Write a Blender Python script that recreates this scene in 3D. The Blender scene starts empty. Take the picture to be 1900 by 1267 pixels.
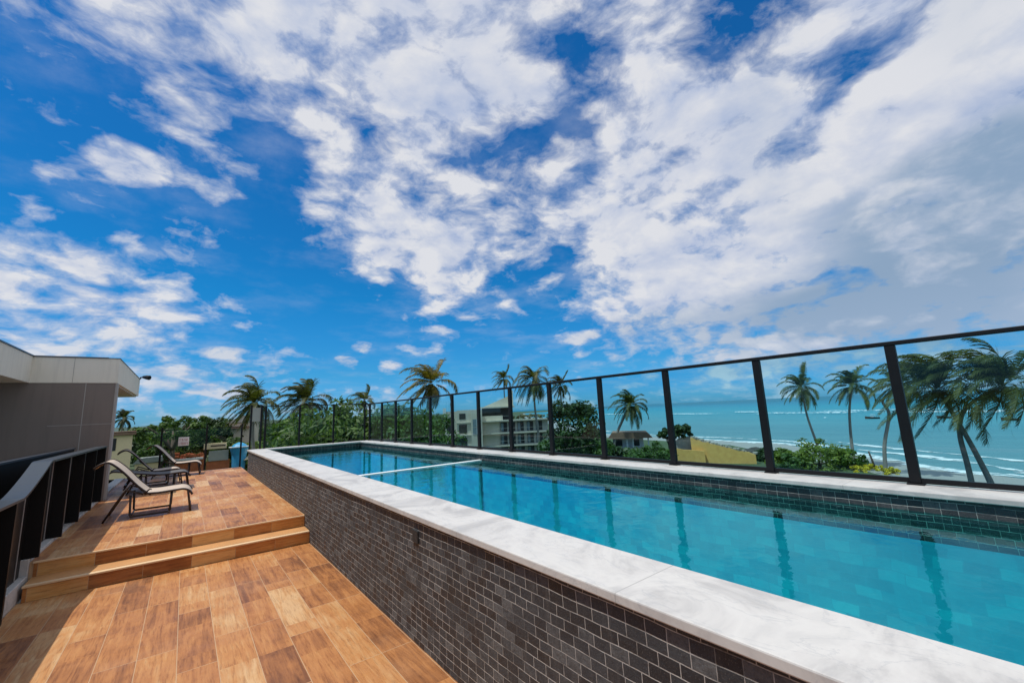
import bpy, bmesh, math, random
import numpy as np
from mathutils import Vector, Matrix
R = math.radians
sc = bpy.context.scene
COL = sc.collection

# ------------------------------------------------------------------ camera
cam_d = bpy.data.cameras.new('camera'); cam = bpy.data.objects.new('camera', cam_d); COL.objects.link(cam)
yaw, pitch, roll = 0.665, 0.1640, -0.046
fw = Vector((math.sin(yaw)*math.cos(pitch), math.cos(yaw)*math.cos(pitch), math.sin(pitch)))
r0 = Vector((math.cos(yaw), -math.sin(yaw), 0)); u0 = r0.cross(fw)
rt = r0*math.cos(roll) + u0*math.sin(roll); up = rt.cross(fw)
m = Matrix((rt, up, -fw)).transposed().to_4x4(); m.translation = Vector((0, 0, 1.6))
cam.matrix_world = m
cam_d.sensor_fit = 'HORIZONTAL'; cam_d.sensor_width = 36; cam_d.lens = 14.62
cam_d.clip_start = 0.05; cam_d.clip_end = 60000
sc.camera = cam
sc.render.resolution_x = 1024; sc.render.resolution_y = 682
sc.view_settings.view_transform = 'Standard'; sc.view_settings.look = 'None'
sc.view_settings.exposure = 0.0; sc.view_settings.gamma = 1
sc.cycles.max_bounces = 10; sc.cycles.transparent_max_bounces = 40
sc.cycles.glossy_bounces = 5; sc.cycles.use_denoising = True
sc.cycles.caustics_reflective = False; sc.cycles.caustics_refractive = False

# ------------------------------------------------------------------ node helper
class NT:
    def __init__(s, tree): s.t = tree; s.n = tree.nodes; s.l = tree.links
    def set(s, sock, v):
        if isinstance(v, bpy.types.NodeSocket): s.l.new(v, sock)
        elif isinstance(v, (tuple, list)) and sock.type == 'RGBA' and len(v) == 3: sock.default_value = (*v, 1)
        else: sock.default_value = v
    def node(s, typ, **kw):
        nd = s.n.new(typ)
        for k, v in kw.items(): setattr(nd, k, v)
        return nd
    def math(s, op, a, b=0.0, c=0.0, clamp=False):
        nd = s.node('ShaderNodeMath', operation=op, use_clamp=clamp)
        s.set(nd.inputs[0], a); s.set(nd.inputs[1], b); s.set(nd.inputs[2], c); return nd.outputs[0]
    def vmath(s, op, a, b=(0, 0, 0)):
        nd = s.node('ShaderNodeVectorMath', operation=op)
        s.set(nd.inputs[0], a)
        if op == 'SCALE': s.set(nd.inputs['Scale'], b)
        else: s.set(nd.inputs[1], b)
        return nd.outputs['Value'] if op in ('DOT_PRODUCT', 'LENGTH') else nd.outputs[0]
    def mix(s, f, a, b, mode='MIX'):
        nd = s.node('ShaderNodeMix', data_type='RGBA', blend_type=mode)
        s.set(nd.inputs[0], f); s.set(nd.inputs[6], a); s.set(nd.inputs[7], b); return nd.outputs[2]
    def fmix(s, f, a, b):
        nd = s.node('ShaderNodeMix', data_type='FLOAT')
        s.set(nd.inputs[0], f); s.set(nd.inputs[2], a); s.set(nd.inputs[3], b); return nd.outputs[0]
    def maprange(s, v, a, b, c=0.0, d=1.0, smooth=False):
        nd = s.node('ShaderNodeMapRange', interpolation_type='SMOOTHSTEP' if smooth else 'LINEAR')
        for i, x in enumerate((v, a, b, c, d)): s.set(nd.inputs[i], x)
        return nd.outputs[0]
    def noise(s, vec=None, scale=5, detail=4, rough=.5, dist=0.0, out=0):
        nd = s.node('ShaderNodeTexNoise')
        if vec is not None: s.l.new(vec, nd.inputs['Vector'])
        for k, v in (('Scale', scale), ('Detail', detail), ('Roughness', rough), ('Distortion', dist)): s.set(nd.inputs[k], v)
        return nd.outputs[out]
    def ramp(s, f, stops, interp='LINEAR'):
        nd = s.node('ShaderNodeValToRGB'); cr = nd.color_ramp; cr.interpolation = interp
        while len(cr.elements) > 1: cr.elements.remove(cr.elements[-1])
        for i, (p, c) in enumerate(stops):
            e = cr.elements[0] if i == 0 else cr.elements.new(p)
            e.position = p; e.color = c if len(c) == 4 else (*c, 1)
        s.set(nd.inputs[0], f); return nd
    def sep(s, v):
        nd = s.node('ShaderNodeSeparateXYZ'); s.l.new(v, nd.inputs[0]); return nd.outputs
    def comb(s, x, y, z):
        nd = s.node('ShaderNodeCombineXYZ')
        for i, v in enumerate((x, y, z)): s.set(nd.inputs[i], v)
        return nd.outputs[0]

# ------------------------------------------------------------------ world: Nishita sky with a cloud layer
SUN_DIR = Vector((-0.36, 0.06, 0.93)).normalized()
SUN_EL = math.asin(SUN_DIR.z); SUN_AZ = math.atan2(SUN_DIR.x, SUN_DIR.y)
CV0, CV1, CV2 = .49, 1.75, 4.2
BLOBS = [(2.7, 7.7, 2.6, 1.0), (17.6, 9.2, 2.0, 1.1), (16.5, 7.2, 1.5, .9), (2.3, 3.6, 2.6, .8), (-6.5, 26.3, 3.2, 1.6), (47.5, 9.6, 4.0, 1.4), (86.2, 5.8, 1.5, .7), (22.5, 6.9, 1.8, 1.0)]
COVER = [
  [0.3, 0.3, 0.3, 0.3, 0.3, 0.35, 0.42, 0.5, 0.5, 0.45, 0.45, 0.45, 0.4, 0.3, 0.3, 0.35, 0.35, 0.35, 0.4, 0.45, 0.5, 0.5, 0.5, 0.5, 0.55, 0.6, 0.66, 0.7, 0.75, 0.8, 0.89, 0.93],
  [0.75, 0.75, 0.72, 0.7, 0.66, 0.6, 0.56, 0.5, 0.46, 0.24, 0.25, 0.28, 0.2, 0.12, 0.12, 0.13, 0.24, 0.38, 0.46, 0.54, 0.63, 0.72, 0.79, 0.85, 0.87, 0.86, 0.91, 0.96, 0.99, 1.0, 1.0, 1.0],
  [0.84, 0.8, 0.78, 0.76, 0.76, 0.7, 0.6, 0.21, 0.1, 0.03, 0.1, 0.15, 0.33, 0.34, 0.26, 0.17, 0.28, 0.39, 0.54, 0.75, 0.86, 0.95, 0.98, 1.0, 1.0, 1.0, 1.0, 1.0, 1.0, 1.0, 1.0, 1.0],
  [0.45, 0.81, 0.85, 0.65, 0.62, 0.52, 0.32, 0.09, 0.06, 0.03, 0.06, 0.12, 0.53, 0.82, 0.56, 0.33, 0.31, 0.34, 0.57, 0.85, 0.96, 1.0, 1.0, 1.0, 1.0, 1.0, 1.0, 1.0, 1.0, 1.0, 1.0, 1.0],
  [0.14, 0.25, 0.12, 0.19, 0.34, 0.37, 0.23, 0.08, 0.14, 0.28, 0.62, 0.86, 0.87, 0.88, 0.76, 0.64, 0.66, 0.7, 0.8, 0.95, 0.95, 0.79, 0.82, 1.0, 1.0, 1.0, 1.0, 1.0, 1.0, 1.0, 1.0, 1.0],
  [0.42, 0.17, 0.04, 0.19, 0.27, 0.37, 0.27, 0.24, 0.35, 0.76, 0.78, 0.82, 0.76, 0.7, 0.62, 0.54, 0.56, 0.6, 0.68, 0.84, 0.92, 0.97, 1.0, 1.0, 0.96, 0.84, 0.93, 0.99, 1.0, 1.0, 1.0, 1.0],
  [0.57, 0.57, 0.51, 0.46, 0.56, 0.58, 0.6, 0.55, 0.65, 0.71, 0.71, 0.72, 0.72, 0.68, 0.66, 0.66, 0.65, 0.64, 0.68, 0.82, 0.91, 0.94, 0.98, 0.99, 0.74, 0.59, 0.79, 0.96, 1.0, 1.0, 1.0, 1.0],
  [0.7, 0.7, 0.7, 0.9, 0.81, 0.49, 0.64, 0.89, 0.82, 0.74, 0.79, 0.88, 0.92, 0.95, 0.97, 0.99, 0.94, 0.8, 0.67, 0.71, 0.8, 0.68, 0.51, 0.4, 0.26, 0.58, 0.8, 0.93, 1.0, 1.0, 1.0, 1.0],
  [0.7, 0.7, 0.78, 0.87, 0.74, 0.39, 0.58, 0.9, 0.9, 0.9, 0.9, 0.9, 0.9, 0.9, 0.9, 0.9, 0.86, 0.73, 0.61, 0.72, 0.85, 0.8, 0.63, 0.45, 0.26, 0.42, 0.72, 0.87, 0.97, 1.0, 1.0, 1.0]]
C_EL = [1.5, 6, 11, 16, 22, 28, 34, 41, 49]
DARK = [
  [0.2]*18 + [0.21, 0.22, 0.23, 0.24, 0.25, 0.26, 0.27, 0.29, 0.31, 0.33, 0.35, 0.39, 0.43, 0.49],
  [0.0, 0.06, 0.1, 0.13, 0.15, 0.17, 0.18, 0.19, 0.2, 0.2, 0.2, 0.2, 0.2, 0.2, 0.2, 0.2, 0.19, 0.18, 0.21, 0.25, 0.26, 0.26, 0.3, 0.39, 0.54, 0.55, 0.46, 0.36, 0.24, 0.24, 0.56, 0.69],
  [0.0]*18 + [0.02, 0.05, 0.07, 0.09, 0.12, 0.13, 0.26, 0.36, 0.45, 0.66, 0.65, 0.53, 0.34, 0.18],
  [0.0]*18 + [0.03, 0.08, 0.1, 0.1, 0.12, 0.18, 0.14, 0.1, 0.1, 0.18, 0.18, 0.1, 0.0, 0.0]]
D_EL = [3, 9, 16, 25]
w = bpy.data.worlds.new('World'); sc.world = w; w.use_nodes = True
w.cycles.sampling_method = 'MANUAL'; w.cycles.sample_map_resolution = 512
T = NT(w.node_tree); T.n.clear()
out = T.node('ShaderNodeOutputWorld'); bg = T.node('ShaderNodeBackground'); bg.inputs['Strength'].default_value = 0.1
T.l.new(bg.outputs[0], out.inputs[0])
sky = T.node('ShaderNodeTexSky', sky_type='NISHITA', sun_disc=False, sun_elevation=SUN_EL, sun_rotation=SUN_AZ % (2*math.pi))
sky.air_density = 1.0; sky.dust_density = 0.4; sky.ozone_density = 2.5
d = T.vmath('NORMALIZE', T.node('ShaderNodeTexCoord').outputs['Generated'])
x, y, z = T.sep(d)
az = T.math('MULTIPLY', T.math('ARCTAN2', T.math('ADD', T.math('MULTIPLY', x, math.cos(R(40))), T.math('MULTIPLY', y, -math.sin(R(40)))),
            T.math('ADD', T.math('MULTIPLY', x, math.sin(R(40))), T.math('MULTIPLY', y, math.cos(R(40))))), 57.29578)   # degrees from azimuth 40
el = T.math('MULTIPLY', T.math('ARCSINE', z), 57.29578)
tint = T.ramp(T.math('DIVIDE', el, 60.0, clamp=True), [(0, (.22, .60, 1.15)), (.04, (.17, .56, 1.10)), (.09, (.12, .56, .95)), (.25, (.055, .60, .97)), (.6, (.065, .57, 1.0))]).outputs[0]
skyc = T.vmath('SCALE', T.mix(1.0, sky.outputs[0], tint, 'MULTIPLY'), 1.22)
zz = T.math('ADD', T.math('MAXIMUM', z, 0.0), 0.13)
pl = T.comb(T.math('DIVIDE', x, zz), T.math('DIVIDE', y, zz), 0.0)           # the cloud layer seen from below
wn = T.noise(pl, 0.9, 5, .55, 0, 1)
wx, wy, _ = T.sep(wn)
azw = T.math('ADD', az, T.math('MULTIPLY', T.math('SUBTRACT', wx, .5), 9.0))
elw = T.math('ADD', el, T.math('MULTIPLY', T.math('SUBTRACT', wy, .5), T.maprange(el, 0, 25, 4, 9)))
ac = T.math('DIVIDE', T.math('ADD', azw, 66.0), 132.0, clamp=True)           # azimuth -26..106
def grid(rows):
    outs = []
    for k in range(0, len(rows), 3):
        rr = rows[k:k+3]
        while len(rr) < 3: rr = rr + [rr[-1]]
        nd = T.ramp(ac, [((i+.0)/31, (rr[0][i], rr[1][i], rr[2][i], 1)) for i in range(32)], 'B_SPLINE')
        outs += list(T.sep(nd.outputs[0]))
    return outs
def rowmix(rows, els):
    o = grid(rows); v = o[0]
    for i in range(1, len(rows)):
        v = T.fmix(T.maprange(elw, els[i-1], els[i], 0, 1, True), v, o[i])
    return v
cov = rowmix(COVER, C_EL); dark = rowmix(DARK, D_EL)
for (ba, be, ra, re) in BLOBS:   # single small clouds
    r2 = T.math('ADD', T.math('POWER', T.math('ABSOLUTE', T.math('DIVIDE', T.math('SUBTRACT', azw, ba-40.0), ra)), 2.0), T.math('POWER', T.math('ABSOLUTE', T.math('DIVIDE', T.math('SUBTRACT', elw, be), re)), 2.0))
    cov = T.math('MAXIMUM', cov, T.maprange(r2, 0, 2.4, .80, 0, True)) if re > 0 else T.math('MULTIPLY', cov, T.maprange(r2, 0, 2.4, .38, 1, True))
# structure: big billows, mottled small ones, ragged edges; evaluated twice so that the side towards the sun is brighter
qz = T.math('ADD', T.math('MAXIMUM', z, 0.0), 0.40)
q = T.comb(T.math('DIVIDE', x, qz), T.math('DIVIDE', y, qz), T.math('MULTIPLY', z, 1.2))
def body(v):
    wv = T.vmath('ADD', v, T.vmath('SCALE', T.vmath('SUBTRACT', T.noise(v, 3.4, 4, .55, 0, 1), (.5, .5, .5)), .16))
    a_ = T.noise(wv, 3.1, 9, .55)
    b_ = T.noise(wv, 9.5, 9, .60)
    vo = T.node('ShaderNodeTexVoronoi', feature='SMOOTH_F1'); vo.inputs['Scale'].default_value = 9.0; vo.inputs['Smoothness'].default_value = .5; T.l.new(wv, vo.inputs['Vector'])
    return a_, b_, T.maprange(vo.outputs['Distance'], .05, .6, 1, 0)
def comb3(a_, b_, c_, wa, wb, wc):
    return T.math('ADD', T.math('ADD', T.math('MULTIPLY', a_, wa), T.math('MULTIPLY', b_, wb)), T.math('MULTIPLY', T.math('SUBTRACT', c_, .5), wc))
n1, n2, pf = body(q)
m1, m2, pg = body(T.vmath('ADD', q, (SUN_DIR.x*.14, SUN_DIR.y*.1+.01, .05)))
nn = comb3(n1, n2, pf, .42, .60, .12)
dens = T.math('ADD', T.math('MULTIPLY', T.math('SUBTRACT', cov, CV0), CV1), T.math('MULTIPLY', T.math('SUBTRACT', nn, .5), CV2))
alpha = T.math('POWER', T.maprange(dens, -0.28, 0.52, 0, 1), 1.2)
thin = T.maprange(T.noise(pl, 2.2, 8, .62), .45, .75, 0, .30, True)
alpha = T.math('MAXIMUM', alpha, T.math('MULTIPLY', thin, T.maprange(cov, .0, .45, .25, 1)))
nl = comb3(n1, n2, pf, .65, .5, .15); ml = comb3(m1, m2, pg, .65, .5, .15)
big = T.maprange(cov, .80, 1.0, 0, 1)
rim = T.fmix(big, T.math('MULTIPLY', T.math('SUBTRACT', nl, ml), 3.4), T.math('ADD', T.math('MULTIPLY', T.math('SUBTRACT', n1, m1), 3.6), T.math('MULTIPLY', T.math('SUBTRACT', pf, pg), .22)))
lit = T.math('ADD', T.math('ADD', .60, rim), T.math('MULTIPLY', T.math('SUBTRACT', n2, .5), T.fmix(big, .9, .35)), clamp=True)
cc = T.mix(lit, (4.3, 5.1, 7.0), (7.5, 7.6, 8.0))
cc = T.mix(T.math('MULTIPLY', T.maprange(dark, .10, .40, 0, 1, True), T.maprange(n1, .48, .66, 1.0, .2, True)), cc, (2.7, 3.8, 5.3))
cc = T.mix(T.maprange(el, 0, 12, .45, 0), cc, (4.6, 5.7, 7.6))
colr = T.mix(T.math('MULTIPLY', alpha, .97), skyc, cc)
T.l.new(colr, bg.inputs['Color'])

sun_d = bpy.data.lights.new('sun', 'SUN'); sun = bpy.data.objects.new('sun', sun_d); COL.objects.link(sun)
sun_d.energy = 3.6; sun_d.angle = R(0.5); sun_d.color = (1, .96, .89)
sun.rotation_euler = (-SUN_DIR).to_track_quat('-Z', 'Y').to_euler(); sun.location = (0, 0, 30)

# ------------------------------------------------------------------ materials
def mat(name):
    mt = bpy.data.materials.new(name); mt.use_nodes = True
    t = NT(mt.node_tree); b = t.n['Principled BSDF']; return mt, t, b
def pos(t): return t.node('ShaderNodeNewGeometry').outputs['Position']
def plain(name, c, rough=.6, metal=0, var=.15, scale=6, bump=0.0, spec=.5):
    mt, t, b = mat(name)
    n = t.noise(pos(t), scale, 5, .6)
    col = t.mix(n, tuple(v*(1-var) for v in c), tuple(min(1, v*(1+var)) for v in c))
    t.set(b.inputs['Base Color'], col); b.inputs['Roughness'].default_value = rough
    b.inputs['Metallic'].default_value = metal; b.inputs['Specular IOR Level'].default_value = spec
    if bump:
        bp = t.node('ShaderNodeBump'); bp.inputs['Strength'].default_value = bump; bp.inputs['Distance'].default_value = .01
        t.set(bp.inputs['Height'], n); t.set(b.inputs['Normal'], bp.outputs[0])
    return mt
def brick(t, vec, bw, rh, mort, off=0.0, c1=(0, 0, 0), c2=(1, 1, 1), cm=(0, 0, 0), smooth=.1, freq=2):
    nd = t.node('ShaderNodeTexBrick', offset=off, offset_frequency=freq, squash=1.0)
    t.l.new(vec, nd.inputs['Vector'])
    for k, v in (('Scale', 1.0), ('Brick Width', bw), ('Row Height', rh), ('Mortar Size', mort), ('Mortar Smooth', smooth), ('Bias', 0.0)): t.set(nd.inputs[k], v)
    t.set(nd.inputs['Color1'], c1); t.set(nd.inputs['Color2'], c2); t.set(nd.inputs['Mortar'], cm)
    return nd

def wood_tile(name, riser=False, shift=0.0):
    mt, t, b = mat(name); p = pos(t); X, Y, Z = t.sep(p)
    if riser: v = t.comb(t.math('ADD', X, 20+shift), t.math('ADD', Z, 10.02), 0)
    else: v = t.comb(t.math('ADD', Y, 20+shift), t.math('ADD', X, 9.93), 0)
    bw, rh = (.42, .5) if riser else (1.10, .222)
    br = brick(t, v, bw, rh, .0022, .37, (0, 0, 0), (1, 1, 1), (.5, .5, .5), freq=3)
    rnd = t.sep(br.outputs['Color'])[0]
    br2 = brick(t, v, bw*(.5 if not riser else 1), rh, 0.0, .37, (0, 0, 0), (1, 1, 1), freq=3)
    r2 = t.sep(br2.outputs['Color'])[0]
    rr = t.math('ADD', t.math('MULTIPLY', rnd, .62), t.math('MULTIPLY', r2, .38))
    # grain runs along the plank, displaced per plank
    gv = t.vmath('ADD', t.comb(t.math('MULTIPLY', X, 16 if not riser else 1.2), t.math('MULTIPLY', Y, 1.3), t.math('MULTIPLY', Z, 16)), t.comb(t.math('MULTIPLY', rr, 37), t.math('MULTIPLY', rr, 51), 0))
    g = t.noise(gv, 1.0, 8, .62, 1.1)
    g2 = t.noise(gv, 4.2, 5, .7, .4)
    cloudn = t.noise(p, 2.6, 5, .6, .3)
    f = t.math('ADD', t.math('ADD', t.math('MULTIPLY', rr, 1.10), -.02), t.math('ADD', t.math('MULTIPLY', t.math('SUBTRACT', g, .5), 1.35), t.math('MULTIPLY', t.math('SUBTRACT', cloudn, .5), .9)))
    if riser:
        st = [(0.0, (.30, .11, .03)), (.35, (.50, .21, .06)), (.65, (.62, .30, .09)), (1.0, (.72, .42, .16))]  # brighter than the deck: sunlight the shaded risers lack is put into their colour
    else:
        st = [(0.0, (.20, .078, .030)), (.18, (.30, .120, .042)), (.40, (.42, .174, .058)), (.66, (.50, .230, .080)), (.85, (.54, .295, .125)), (1.0, (.60, .37, .18))]
    c = t.ramp(f, st).outputs[0]
    c = t.mix(t.maprange(g2, .50, .68, 0, .75), c, t.mix(1.0, c, (.55, .48, .45), 'MULTIPLY'))
    c = t.mix(t.math('MULTIPLY', t.maprange(t.noise(p, 1.1, 6, .65), .52, .75, 0, 1), .28), c, (.50, .29, .17))   # dusty film
    c = t.mix(br.outputs['Fac'], c, (.50, .33, .19))
    t.set(b.inputs['Base Color'], c)
    t.set(b.inputs['Roughness'], t.maprange(t.noise(p, 3, 5, .6), .3, .7, .38, .62))
    b.inputs['Specular IOR Level'].default_value = .35
    bp = t.node('ShaderNodeBump'); bp.inputs['Strength'].default_value = .35; bp.inputs['Distance'].default_value = .004
    t.set(bp.inputs['Height'], t.math('SUBTRACT', t.math('MULTIPLY', g2, .5), br.outputs['Fac'])); t.set(b.inputs['Normal'], bp.outputs[0])
    return mt

def stone_tile(name, axis):
    mt, t, b = mat(name); p = pos(t); X, Y, Z = t.sep(p)
    u = Y if axis == 'Y' else X
    wob = t.noise(p, 3.2, 3, .5, 0, 1); wo = t.vmath('SCALE', t.vmath('SUBTRACT', wob, (.5, .5, .5)), .019)
    v = t.vmath('ADD', t.comb(t.math('ADD', u, 30), t.math('ADD', Z, 10.0), 0), wo)
    row = t.math('FLOOR', t.math('DIVIDE', t.sep(v)[1], .0485)); wnz = t.node('ShaderNodeTexWhiteNoise', noise_dimensions='1D'); t.l.new(row, wnz.inputs['W'])
    v = t.vmath('ADD', v, t.comb(t.math('MULTIPLY', t.math('GREATER_THAN', wnz.outputs['Value'], .5), t.math('MULTIPLY', wnz.outputs['Value'], .07)), 0, 0))
    br = brick(t, v, .088, .0485, .0022, 0.0, (0, 0, 0), (1, 1, 1), (0, 0, 0), .3, 1)
    fac = br.outputs['Fac']
    br2 = brick(t, v, .088, .0485, 0.0, 0.0, (0, 0, 0), (1, 1, 1), freq=1)
    r = t.sep(br2.outputs['Color'])[0]
    gr = t.noise(p, 42, 8, .72)
    c = t.ramp(t.math('ADD', r, t.math('MULTIPLY', t.math('SUBTRACT', gr, .5), .9)),
               [(0, (.025, .027, .031)), (.45, (.042, .045, .050)), (.8, (.062, .064, .068)), (1, (.118, .118, .118))]).outputs[0]
    c = t.mix(t.maprange(t.noise(p, 160, 4, .6), .56, .72, 0, .55), c, (.19, .17, .155))
    gm = t.maprange(t.noise(p, 4.5, 6, .65), .36, .58, .22, 1.0, True)
    c = t.mix(t.math('MULTIPLY', fac, gm), c, (.50, .48, .45))
    c = t.mix(t.maprange(t.noise(t.vmath('MULTIPLY', p, (5, 5, .8)), 2.2, 6, .7), .56, .74, 0, .35), c, (.17, .16, .15))   # lime bloom
    t.set(b.inputs['Base Color'], c); t.set(b.inputs['Roughness'], t.maprange(r, 0, 1, .45, .8)); b.inputs['Specular IOR Level'].default_value = .3
    bp = t.node('ShaderNodeBump'); bp.inputs['Strength'].default_value = 1.0; bp.inputs['Distance'].default_value = .007
    t.set(bp.inputs['Height'], t.math('ADD', t.math('MULTIPLY', gr, .8), t.math('ADD', t.math('MULTIPLY', r, .3), t.math('MULTIPLY', fac, -.7)))); t.set(b.inputs['Normal'], bp.outputs[0])
    return mt

def marble(name):
    mt, t, b = mat(name); p = pos(t); X, Y, Z = t.sep(p)
    n = t.noise(p, 2.2, 9, .62, 1.4)
    c = t.ramp(n, [(.36, (.43, .415, .395)), (.47, (.54, .52, .49)), (.56, (.585, .565, .53)), (.7, (.50, .485, .46))]).outputs[0]
    vein = t.math('ABSOLUTE', t.math('SUBTRACT', t.noise(t.vmath('MULTIPLY', p, (3.0, 1.1, 1)), 1.3, 7, .6, 1.8), .5))
    c = t.mix(t.maprange(vein, 0, .014, .34, 0), c, (.33, .34, .35))
    sp = t.noise(t.vmath('MULTIPLY', p, (9, 4, 9)), 2.4, 6, .7)
    c = t.mix(t.maprange(sp, .63, .74, 0, .5), c, (.42, .43, .43))
    br = brick(t, t.comb(t.math('ADD', Y, 30.55), t.math('ADD', X, 20.3), 0), 1.22, 5.0, .003, 0, smooth=.2)
    c = t.mix(t.math('MULTIPLY', br.outputs['Fac'], .9), c, (.36, .35, .33))
    t.set(b.inputs['Base Color'], c); t.set(b.inputs['Roughness'], t.maprange(sp, .3, .7, .42, .6))
    b.inputs['Specular IOR Level'].default_value = .3
    return mt

def glass(name, tint, ior=1.5, boost=1.0):
    mt = bpy.data.materials.new(name); mt.use_nodes = True; t = NT(mt.node_tree); t.n.clear()
    o = t.node('ShaderNodeOutputMaterial'); mx = t.node('ShaderNodeMixShader'); tr = t.node('ShaderNodeBsdfTransparent'); gl = t.node('ShaderNodeBsdfGlossy')
    t.set(tr.inputs[0], tint); gl.inputs['Roughness'].default_value = 0.01; t.set(gl.inputs['Color'], (1, 1, 1))
    fr = t.node('ShaderNodeFresnel'); fr.inputs[0].default_value = ior
    bf = t.node('ShaderNodeNewGeometry').outputs['Backfacing']
    t.set(mx.inputs[0], t.math('MULTIPLY', t.math('MULTIPLY', fr.outputs[0], boost, clamp=True), t.math('SUBTRACT', 1.0, bf))); t.l.new(tr.outputs[0], mx.inputs[1]); t.l.new(gl.outputs[0], mx.inputs[2]); t.l.new(mx.outputs[0], o.inputs[0])
    return mt

def pool_water_mat():
    mt = bpy.data.materials.new('pool_water'); mt.use_nodes = True; t = NT(mt.node_tree); t.n.clear()
    p = pos(t)
    o = t.node('ShaderNodeOutputMaterial'); mx = t.node('ShaderNodeMixShader'); tr = t.node('ShaderNodeBsdfTransparent'); gl = t.node('ShaderNodeBsdfGlossy')
    t.set(tr.inputs[0], (.40, .96, .99)); gl.inputs['Roughness'].default_value = 0.0
    h = t.math('ADD', t.noise(t.vmath('MULTIPLY', p, (1, 1.3, 1)), 2.6, 3, .5, .3), t.math('ADD', t.math('MULTIPLY', t.noise(p, 8, 3, .5, .4), .34), t.math('MULTIPLY', t.noise(p, 30, 2, .5), .04)))
    bp = t.node('ShaderNodeBump'); bp.inputs['Strength'].default_value = .26; bp.inputs['Distance'].default_value = .016
    t.set(bp.inputs['Height'], h); t.set(gl.inputs['Normal'], bp.outputs[0])
    fr = t.node('ShaderNodeFresnel'); fr.inputs[0].default_value = 1.40; t.set(fr.inputs['Normal'], bp.outputs[0])
    t.set(gl.inputs['Color'], (.50, .92, 1))
    t.set(mx.inputs[0], fr.outputs[0]); t.l.new(tr.outputs[0], mx.inputs[1]); t.l.new(gl.outputs[0], mx.inputs[2]); t.l.new(mx.outputs[0], o.inputs[0])
    return mt

def pool_tile(name):
    mt, t, b = mat(name); p = pos(t); X, Y, Z = t.sep(p)
    wob = t.vmath('SCALE', t.vmath('SUBTRACT', t.noise(p, 1.8, 3, .5, 0, 1), (.5, .5, .5)), .12)
    v = t.vmath('ADD', t.comb(t.math('ADD', Y, 30), t.math('ADD', t.math('ADD', X, 30), Z), 0), wob)
    br = brick(t, v, .16, .08, .003, .5, (0, 0, 0), (1, 1, 1), (.4, .4, .4))
    r = t.sep(br.outputs['Color'])[0]
    r = t.math('ADD', t.math('MULTIPLY', r, .34), t.math('MULTIPLY', t.noise(p, 2.6, 7, .74, .6), .70))
    c = t.ramp(r, [(.2, (.003, .30, .46)), (.5, (.004, .41, .58)), (.70, (.008, .52, .68)), (.92, (.05, .68, .80))]).outputs[0]
    t.set(b.inputs['Base Color'], c); b.inputs['Roughness'].default_value = .5
    return mt

def sea_mat():
    mt, t, b = mat('sea_water'); p = pos(t); X, Y, Z = t.sep(p)
    dist = t.math('DIVIDE', t.math('SUBTRACT', t.math('MULTIPLY', X, .92), t.math('MULTIPLY', Y, .42)), 1.0)   # metres offshore, roughly
    st = t.noise(t.vmath('MULTIPLY', p, (.010, .0022, 1)), 1.0, 6, .6, .4)
    c = t.ramp(t.maprange(dist, 40, 1400), [(0, (.15, .26, .26)), (.05, (.11, .27, .30)), (.14, (.06, .28, .335)), (.30, (.012, .27, .36)), (.6, (.004, .21, .32)), (1, (.003, .16, .24))]).outputs[0]
    c = t.mix(t.maprange(st, .45, .65, 0, .45), c, t.mix(1.0, c, (.72, .80, .84), 'MULTIPLY'))
    s2 = t.noise(t.vmath('MULTIPLY', p, (.16, .030, 1)), 1.0, 7, .66, .5)
    c = t.mix(t.maprange(s2, .42, .66, 0, .55), c, t.mix(1.0, c, (.62, .74, .80), 'MULTIPLY'))
    c = t.mix(t.maprange(t.noise(t.vmath('MULTIPLY', p, (.05, .009, 1)), 1.0, 6, .6, .4), .55, .72, 0, .4), c, t.mix(1.0, c, (1.45, 1.22, 1.18), 'MULTIPLY'))
    t.set(b.inputs['Base Color'], c); b.inputs['Roughness'].default_value = .4; b.inputs['Specular IOR Level'].default_value = .2
    h = t.math('ADD', t.noise(t.vmath('MULTIPLY', p, (.35, .12, 1)), 1.0, 6, .6, .3), 0)
    bp = t.node('ShaderNodeBump'); bp.inputs['Strength'].default_value = 1.0; bp.inputs['Distance'].default_value = 1.3
    t.set(bp.inputs['Height'], h); t.set(b.inputs['Normal'], bp.outputs[0])
    return mt

def foam_mat():
    mt, t, b = mat('sea_foam'); p = pos(t)
    n = t.noise(t.vmath('MULTIPLY', p, (.35, .22, 1)), 1.6, 8, .68, .8)
    a = t.node('ShaderNodeAttribute', attribute_name='edge'); 
    t.set(b.inputs['Alpha'], t.maprange(t.math('ADD', n, t.math('MULTIPLY', a.outputs['Fac'], .26)), .64, .80, 0, .95, True))
    t.set(b.inputs['Base Color'], (.80, .82, .82)); b.inputs['Roughness'].default_value = .8
    return mt

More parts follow.
